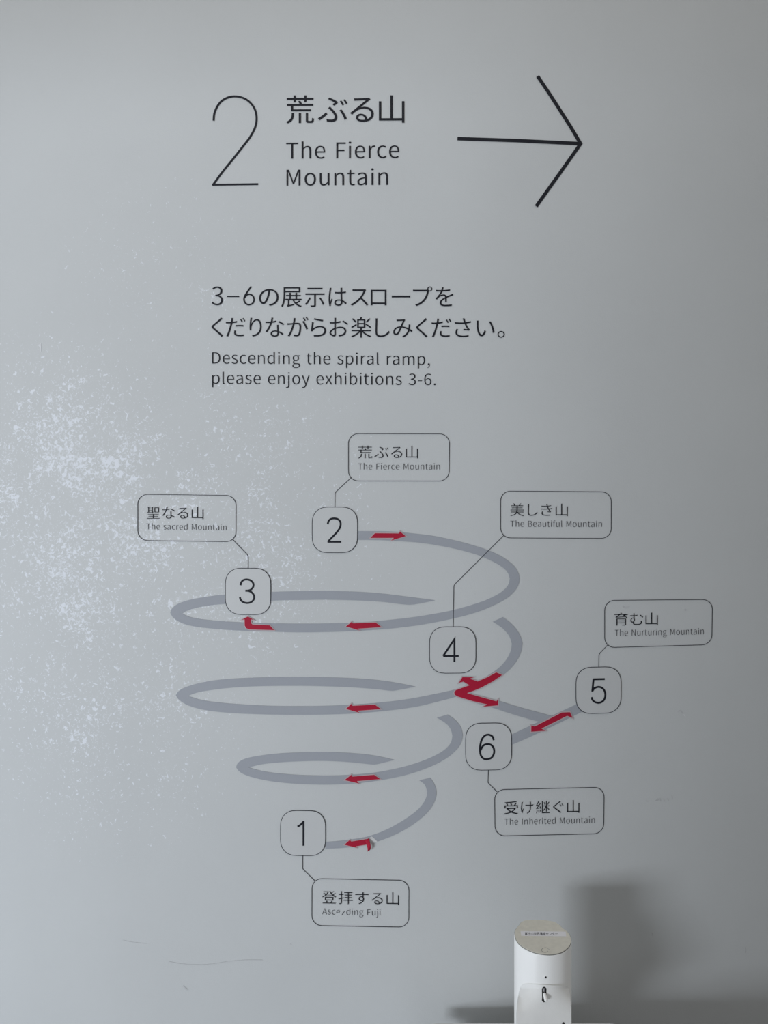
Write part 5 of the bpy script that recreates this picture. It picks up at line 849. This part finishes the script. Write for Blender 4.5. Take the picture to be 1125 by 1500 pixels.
callout([(510.3, 635.2), (658.4, 635.6), (657.6, 704.6), (510.3, 704.4)], '荒ぶる山',
        [(524.6, 545.2), (548.3, 568.9), (572.8, 588.8), (594.4, 612)], (671.6, 671.6), 20.8,
        'The Fierce Mountain', (524.6, 644), (688, 688), 9.3,
        [(514.5, 699.4), (492.5, 719.8), (490.7, 722.4), (490.5, 742.8)], 'outlined name label The Fierce Mountain above box 2')
callout([(202, 724), (345.8, 725.8), (345.6, 793.6), (202, 791.6)], '聖なる山',
        [(215.4, 234), (237.9, 256.5), (260.4, 275.5), (280.9, 298)], (760.2, 760.6), 20.6,
        'The sacred Mountain', (214.8, 331.6), (775.6, 777.0), 8.9,
        [(340.6, 789.8), (362.2, 812.2), (363.4, 814.6), (363.6, 832.4)], 'outlined name label The sacred Mountain above box 3')
callout([(733.1, 719.2), (895.1, 720.4), (895.0, 788.6), (733.1, 787.9)], '美しき山',
        [(747.3, 767.2), (773, 787), (792.4, 808.5), (813.8, 831.3)], (756, 756.2), 20.6,
        'The Beautiful Mountain', (747.3, 881.2), (771.8, 772.2), 9.2,
        [(737.9, 784), (666.5, 855.2), (664.7, 858), (663.6, 918)], 'outlined name label The Beautiful Mountain, its long leader line reaching box 4')
callout([(885.4, 879.4), (1043.2, 878), (1042.2, 944.2), (885.4, 948.6)], '育む山',
        [(899.5, 919.6), (923, 941.8), (945.3, 963.1)], (916.2, 915.6), 20.6,
        'The Nurturing Mountain', (900.5, 1030.3), (931.7, 929.2), 9.2,
        [(890.2, 944.4), (878.4, 956.4), (876.9, 959), (876.7, 977)], 'outlined name label The Nurturing Mountain above box 5')
callout([(724.2, 1156.6), (884.7, 1153), (883.8, 1220.9), (725, 1224.5)], '受け継ぐ山',
        [(738.5, 758.5), (763, 781), (784.9, 804.9), (810, 824.8), (830.5, 848.3)], (1192.6, 1190.4), 20.8,
        'The Inherited Mountain', (738.9, 870.8), (1208.2, 1205.4), 9.2,
        [(715.2, 1127.6), (714.6, 1145.7), (716, 1147.8), (728, 1159.8)], 'outlined name label The Inherited Mountain below box 6')
callout([(457, 1286.6), (598.9, 1289.4), (598.7, 1357.9), (456.8, 1355.4)], '登拝する山',
        [(472, 492.3), (495.8, 516.7), (520.3, 539.8), (544.3, 560.3), (566.2, 584.2)], (1323.4, 1325.6), 20.8,
        'Ascending Fuji', (472, 557), (1339.2, 1341), 9.0,
        [(443.4, 1252.7), (443.4, 1272), (444.6, 1273.8), (461.6, 1290.3)], 'outlined name label Ascending Fuji with a worn letter, below box 1', True)

# ------------------------------------------------------------------ small white table
TZ = 0.730
def rounded_rect(cx, cy, hx, hy, r, seg=8):
    P = []
    for sx_, sy_, a0 in ((1, 1, 0), (-1, 1, 90), (-1, -1, 180), (1, -1, 270)):
        for i in range(seg + 1):
            a = math.radians(a0 + 90 * i / seg)
            P.append((cx + sx_ * (hx - r) + r * math.cos(a), cy + sy_ * (hy - r) + r * math.sin(a)))
    return P
def prism(P, z0, z1, bev=0.0, steps=3):
    """vertical prism of outline P with a rounded top and bottom edge"""
    n = len(P)
    cx = sum(p[0] for p in P) / n; cy = sum(p[1] for p in P) / n
    rings = []
    def ring(ins, z):
        R = []
        for i in range(n):
            a, p, c = Vector(P[i - 1]), Vector(P[i]), Vector(P[(i + 1) % n])
            d = c - a
            q = Vector((d.y, -d.x)).normalized()
            R.append((p.x - q.x * ins, p.y - q.y * ins, z))
        return R
    if bev:
        for i in range(steps + 1):
            a = math.pi / 2 * i / steps
            rings.append(ring(bev * (1 - math.sin(a)), z0 + bev * (1 - math.cos(a))))
        for i in range(steps + 1):
            a = math.pi / 2 * i / steps
            rings.append(ring(bev * (1 - math.cos(a)), z1 - bev * (1 - math.sin(a))))
    else:
        rings = [ring(0, z0), ring(0, z1)]
    V = [v for r in rings for v in r]
    Fc = []
    for k in range(len(rings) - 1):
        for i in range(n):
            j = (i + 1) % n
            Fc.append((k * n + i, k * n + j, (k + 1) * n + j, (k + 1) * n + i))
    Fc.append(tuple(range(n))[::-1])
    Fc.append(tuple((len(rings) - 1) * n + i for i in range(n)))
    return V, Fc
tb = thing('side_table', (0.237, 1.09, 0), 'small white table with rounded corners against the wall, under the dispenser', 'table')
link('tabletop', *prism(rounded_rect(0.2365, 1.09, 0.172, 0.170, 0.028), TZ - 0.022, TZ, 0.002), M['table'], tb)
ap = rounded_rect(0.2365, 1.09, 0.160, 0.158, 0.022)
link('apron', *prism(ap, TZ - 0.16, TZ - 0.0215, 0.0), M['table'], tb)
for lx in (-1, 1):
    for ly in (-1, 1):
        link('leg', *prism(rounded_rect(0.2365 + lx * 0.138, 1.09 + ly * 0.136, 0.018, 0.018, 0.004), 0.0, TZ - 0.1595, 0.001), M['table'], tb)

# ------------------------------------------------------------------ hand sanitiser dispenser
DX, DY, DZ = 0.2469, 1.15, 0.940
dp = thing('hand_sanitiser_dispenser', (DX, DY, TZ), 'white oval hand sanitiser dispenser with a slotted nozzle hood, on the small table', 'dispenser')
def at_height(px, py, z):
    Y = (EYE - z) * F / (py - 750.0)
    return ((px - 562.5) / F * Y, Y)
foot = [(753.2, 1366), (755.6, 1360), (760.0, 1354.6), (763.6, 1350.0), (772.3, 1347.2), (788.9, 1347.0), (801.6, 1348), (812.3, 1350.2), (819.8, 1354.6),
        (824.4, 1359.3), (831.9, 1365.0), (836.2, 1371.8), (837.2, 1379), (834.0, 1387), (824, 1394.9), (808.4, 1398.4), (792.8, 1397.5),
        (779.1, 1394.2), (764.4, 1386.6), (755.8, 1377.4)]
foot = [at_height(px, py, DZ) for px, py in foot]
foot = smooth_line(foot, 5, True)
A_ = sum(foot[i][0] * foot[(i + 1) % len(foot)][1] - foot[(i + 1) % len(foot)][0] * foot[i][1] for i in range(len(foot)))
if A_ < 0: foot = foot[::-1]
link('body', *prism(foot, TZ, DZ - 0.0012, 0.0012), M['white'], dp, True)
def inset(P, d):
    n = len(P); R = []
    for i in range(n):
        a, c = Vector(P[i - 1]), Vector(P[(i + 1) % n])
        q = c - a; q = Vector((q.y, -q.x)).normalized()
        R.append((P[i][0] - q.x * d, P[i][1] - q.y * d))
    return R
link('top_film_edge', *prism(inset(foot, 0.0004), DZ - 0.0013, DZ - 0.0003, 0.0), M['topedge'], dp)
tp = link('top_panel', *prism(inset(foot, 0.0010), DZ - 0.0004, DZ + 0.0002, 0.0), M['top'], dp)
tp['label'] = 'beige grey top panel'
# pressed swirl mark on the top panel
def flat_stroke(name, pxpts, wd, z, m, parent, th=0.0002):
    P = [at_height(px, py, z) for px, py in pxpts]
    pts, fc = stroke(P, wd)
    n = len(pts)
    V = [(x, y, z) for x, y in pts] + [(x, y, z - th) for x, y in pts]
    Fc = []
    for f in fc:
        A = sum(pts[f[i]][0] * pts[f[(i + 1) % 4]][1] - pts[f[(i + 1) % 4]][0] * pts[f[i]][1] for i in range(4))
        Fc.append(tuple(f) if A > 0 else tuple(f)[::-1])
    k = n // 2
    for i in range(k - 1):
        Fc.append((i, i + 1, i + 1 + n, i + n)); Fc.append((k + i, k + i + 1, k + i + 1 + n, k + i + n))
    return link(name, V, Fc, m, parent)
mk = flat_stroke('button_mark', smooth_line([(797.6, 1387.6), (800.5, 1388.2), (803.5, 1390), (806, 1391.6)], 4), 0.0008, DZ + 0.0004, M['mark'], dp)
flat_stroke('button_ring', smooth_line([(796, 1388.6), (793.6, 1390.4), (793.8, 1393), (797, 1394.8), (801, 1394.6), (802.5, 1393)], 4), 0.0006, DZ + 0.0004, M['topedge'], dp)

# paper tape label with its Japanese lettering
q = [(762.5, 1364.0), (828.5, 1364.6), (829.5, 1371.4), (763.5, 1370.6)]
tz = DZ + 0.0006
Q = [at_height(px, py, tz) for px, py in q]
tape = link('tape_label', [(x, y, tz) for x, y in Q] + [(x, y, tz - 0.0003) for x, y in Q],
            [(3, 2, 1, 0), (4, 5, 6, 7), (0, 1, 5, 4), (1, 2, 6, 5), (2, 3, 7, 6), (3, 0, 4, 7)], M['tape'], dp)
tape['label'] = 'white tape strip with black Japanese lettering'
V, Fc = [], []
txt = '富士山世界遺産センター'
pitch = (815.5 - 768.0) / len(txt)
c0 = at_height(768.5, 1370.0, tz); c1 = at_height(817.5, 1370.3, tz)
ctop = at_height(768.5, 1365.0, tz)
for i, ch in enumerate(txt):
    pts, fc = glyph(ch, 0.0)
    b0 = len(V)
    for p in pts:
        u = (i + p[0]) / len(txt)
        v = (p[1] + 0.10)
        V.append((c0[0] + (c1[0] - c0[0]) * u + (ctop[0] - c0[0]) * v * 0.95, c0[1] + (c1[1] - c0[1]) * u + (ctop[1] - c0[1]) * v * 0.95, tz + 0.0002))
    for f in fc:
        f = list(f)
        A = sum(V[b0 + f[k]][0] * V[b0 + f[(k + 1) % len(f)]][1] - V[b0 + f[(k + 1) % len(f)]][0] * V[b0 + f[k]][1] for k in range(len(f)))
        if A < 0: f.reverse()
        Fc.append([b0 + k for k in f])
link('tape_lettering', V, Fc, M['tapeink'], tape)

# sensor eye on the front of the body
def disc(name, px, py, depth, r, m, parent, th=0.0016, seg=20):
    x = (px - 562.5) / F * depth; z = EYE - (py - 750) / F * depth
    V, Fc = [], []
    for k, yy in enumerate((depth - th, depth + 0.003)):
        for i in range(seg):
            a = 2 * math.pi * i / seg
            V.append((x + r * math.cos(a), yy, z + r * math.sin(a)))
    Fc.append(tuple(range(seg)))
    Fc.append(tuple(seg + i for i in range(seg))[::-1])
    for i in range(seg):
        j = (i + 1) % seg
        Fc.append((i, seg + i, seg + j, j))
    return link(name, V, Fc, m, parent)
ybody = min(p[1] for p in foot)
disc('sensor_rim', 799.2, 1431.3, ybody + 0.0003, 0.0022, M['white'], dp, 0.0006)
disc('sensor', 799.2, 1431.3, ybody + 0.0001, 0.0014, M['black'], dp, 0.0008)

# nozzle hood: a tilted front plate, rounded at its upper corners, with a slot through it
PY0, PZ0 = ybody - 0.003, 0.892            # upper edge of the plate
sl = math.radians(72)                      # steepness of the plate
U = Vector((1, 0, 0)); Wd = Vector((0, -math.cos(sl), -math.sin(sl)))   # along the plate, downwards
Nn = Vector((0, -math.sin(sl), math.cos(sl)))                            # outwards
def on_plate(px, py):
    """measured point -> (u, v) on the plate"""
    dx, dz = (px - 562.5) / F, -(py - 750.0) / F
    # ray point (dx t, t, EYE + dz t); plane through (., PY0, PZ0) normal Nn
    t_ = (PY0 * Nn.y + (PZ0 - EYE) * Nn.z) / (Nn.y + dz * Nn.z)
    P = Vector((dx * t_, t_, EYE + dz * t_))
    return P.x, (P - Vector((P.x, PY0, PZ0))).dot(Wd)
def pp(u, v, n=0.0):
    return tuple(Vector((u, PY0, PZ0)) + Wd * v + Nn * n)
outl = [(757.0, 1500), (757.4, 1480), (759.2, 1460), (761.5, 1448), (762.4, 1445.4), (764.0, 1443.0), (766.2, 1441.7), (769.5, 1441.0), (775, 1440.9), (795, 1442.6), (815, 1443.6), (826, 1443.6), (829, 1444.0), (831.4, 1445.2), (833.0, 1447.2), (834.0, 1450.5), (835.2, 1460), (836.2, 1480), (836.4, 1500)]
ol = [on_plate(*p) for p in outl]
low = 0.105
ol = [(ol[0][0] - 0.0008, low)] + ol + [(ol[-1][0] + 0.0008, low)]
slot = [on_plate(*p) for p in smooth_line([(794.2, 1462), (794.0, 1452), (794.4, 1447.5), (797.4, 1445.6), (800.4, 1447.5), (800.6, 1452), (800.2, 1462), (799.6, 1466), (796.6, 1468.4), (794.0, 1466)], 3, True)]
pts, fc = fill_polys([ol, slot])
bm = bmesh.new()
vs = [bm.verts.new((p[0], p[1], 0)) for p in pts]
for f in fc:
    bm.faces.new([vs[i] for i in f])
u0, u1 = min(p[0] for p in pts), max(p[0] for p in pts)
for i in range(1, 22):
    bmesh.ops.bisect_plane(bm, geom=bm.verts[:] + bm.edges[:] + bm.faces[:], plane_co=(u0 + (u1 - u0) * i / 22, 0, 0), plane_no=(1, 0, 0))
for vv in (0.002, 0.004, 0.006, 0.008, 0.0105, 0.013, 0.016, 0.020, 0.024, 0.031, 0.039, 0.05, 0.07):
    bmesh.ops.bisect_plane(bm, geom=bm.verts[:] + bm.edges[:] + bm.faces[:], plane_co=(0, vv, 0), plane_no=(0, 1, 0))
bm.verts.index_update()
pts = [(v.co.x, v.co.y) for v in bm.verts]
fc = [tuple(v.index for v in f.verts) for f in bm.faces]
bm.free()
def body_front(x):
    c = sorted((p[0], p[1]) for p in foot if p[1] < DY)
    if x <= c[0][0]: return c[0][1]
    for p, q_ in zip(c, c[1:]):
        if x <= q_[0]: return p[1] + (q_[1] - p[1]) * (x - p[0]) / max(1e-9, q_[0] - p[0])
    return c[-1][1]
def hug(u, v):
    """the upper edge of the hood follows the round body, further down it flattens"""
    P = Vector(pp(u, v)); add = 0.0
    k = max(0.0, 1 - max(v, 0) / 0.040)
    for _ in range(4):
        s_ = (P.y + add) / P.y
        add = min(0.032, max(0.0, body_front(P.x * s_) - ybody - 0.0003)) * k ** 2.2
    s_ = (P.y + add) / P.y
    return (P.x * s_, P.y * s_, EYE + (P.z - EYE) * s_)
n = len(pts)
V = [hug(u, v) for u, v in pts]
Fc = []
cnt = {}
for f in fc:
    f = list(f)
    a, b_, c_ = (Vector(V[f[k]]) for k in range(3))
    if (b_ - a).cross(c_ - a).dot(Nn) < 0: f.reverse()
    Fc.append(f)
    for i in range(len(f)):
        e2 = (f[i], f[(i + 1) % len(f)]); cnt[e2] = 1
hc = sum(v[0] for v in V) / len(V)
V += [(hc + (x - hc) * 0.90, y + 0.030, z - 0.026) for x, y, z in V]
Fc += [[n + i for i in reversed(f)] for f in Fc]
for (a, b_) in cnt:
    if (b_, a) not in cnt: Fc.append([b_, a, a + n, b_ + n])
hood = link('nozzle_hood', V, Fc, M['hood'], dp, True)
hood.data.set_sharp_from_angle(angle=math.radians(40))
hood['label'] = 'matte light grey nozzle hood'
# slot lining and plunger
su = [u for u, v in slot]; sv = [v for u, v in slot]
V = [pp(u, v, -0.0028) for u, v in ((min(su) - .0002, min(sv) - .0002), (max(su) + .0002, min(sv) - .0002), (max(su) + .0002, max(sv) + .0002), (min(su) - .0002, max(sv) + .0002))]
V += [pp(u, v, -0.0032) for u, v in ((min(su) - .0002, min(sv) - .0002), (max(su) + .0002, min(sv) - .0002), (max(su) + .0002, max(sv) + .0002), (min(su) - .0002, max(sv) + .0002))]
link('slot_lining', V, [(3, 2, 1, 0), (4, 5, 6, 7), (0, 1, 5, 4), (1, 2, 6, 5), (2, 3, 7, 6), (3, 0, 4, 7)], M['black'], hood)
# thin black bezel inside the slot
def slot_bezel():
    m = len(slot); cu_ = sum(su) / m; cv_ = sum(sv) / m
    o_ = [(u, v) for u, v in slot]; i_ = [((u - cu_) * .80 + cu_, (v - cv_) * .92 + cv_) for u, v in slot]
    V = [pp(u, v, -0.0006) for u, v in o_] + [pp(u, v, -0.0006) for u, v in i_] + [pp(u, v, -0.0018) for u, v in i_]
    Fc = [(i, (i + 1) % m, m + (i + 1) % m, m + i) for i in range(m)] + [(m + i, m + (i + 1) % m, 2 * m + (i + 1) % m, 2 * m + i) for i in range(m)]
    return V, Fc
link('slot_bezel', *slot_bezel(), M['black'], hood)
def box_on_plate(px0, py0, px1, py1, n0, n1, m, name, parent, bev=0.0006):
    a = on_plate(px0, py0); c = on_plate(px1, py1)
    V = [pp(u, v, k) for k in (n1, n0) for u, v in ((a[0], a[1]), (c[0], a[1]), (c[0], c[1]), (a[0], c[1]))]
    o = link(name, V, [(3, 2, 1, 0), (4, 5, 6, 7), (0, 1, 5, 4), (1, 2, 6, 5), (2, 3, 7, 6), (3, 0, 4, 7)], m, parent)
    b = o.modifiers.new('edge', 'BEVEL'); b.width = bev; b.segments = 2
    return o
box_on_plate(795.6, 1447.6, 799.4, 1453.2, -0.0019, -0.0008, M['metal'], 'nozzle_guide', hood)
# rounded nozzle tip, leaning out of the slot
def capsule(a, b, r0, r1, seg=16, rings=6):
    a, b = Vector(a), Vector(b)
    d = (b - a).normalized()
    x = d.cross(Vector((0, 1, 0.2))).normalized(); y = d.cross(x)
    V = []
    prof = [(-r0 * math.cos(math.pi / 2 * i / rings), r0 * math.sin(math.pi / 2 * i / rings)) for i in range(rings + 1)]
    L_ = (b - a).length
    prof += [(L_ + r1 * math.sin(math.pi / 2 * i / rings), r1 * math.cos(math.pi / 2 * i / rings)) for i in range(rings + 1)]
    for h, r in prof:
        for i in range(seg):
            t_ = 2 * math.pi * i / seg
            V.append(tuple(a + d * h + (x * math.cos(t_) + y * math.sin(t_)) * max(r, 1e-5)))
    Fc = []
    for k in range(len(prof) - 1):
        for i in range(seg):
            j = (i + 1) % seg
            Fc.append((k * seg + i, k * seg + j, (k + 1) * seg + j, (k + 1) * seg + i))
    return V, Fc
ta = on_plate(797.6, 1456.4); tbp = on_plate(798.6, 1462.6)
tip = link('nozzle_tip', *capsule(pp(ta[0], ta[1], 0.0005), pp(tbp[0], tbp[1], 0.0055), 0.0024, 0.0027), M['white'], hood, True)
tip['label'] = 'white nozzle tip'
for me_ in (tip,):
    bm = bmesh.new(); bm.from_mesh(me_.data); bmesh.ops.recalc_face_normals(bm, faces=bm.faces); bm.to_mesh(me_.data); bm.free()
d2 = on_plate(825.2, 1499.5)
V, Fc = [], []
for k, nn in enumerate((0.0006, -0.002)):
    for i in range(16):
        a = 2 * math.pi * i / 16
        V.append(pp(d2[0] + 0.0019 * math.cos(a), d2[1] + 0.0019 * math.sin(a), nn))
Fc = [tuple(range(16))[::-1], tuple(range(16, 32))] + [(i, (i + 1) % 16, 16 + (i + 1) % 16, 16 + i) for i in range(16)]
link('indicator', V, Fc, M['black'], hood)
# drip tray foot of the dispenser
ft = link('foot_plate', *prism(rounded_rect(DX, 1.085, 0.043, 0.060, 0.02), TZ, TZ + 0.006, 0.0015), M['white'], dp)
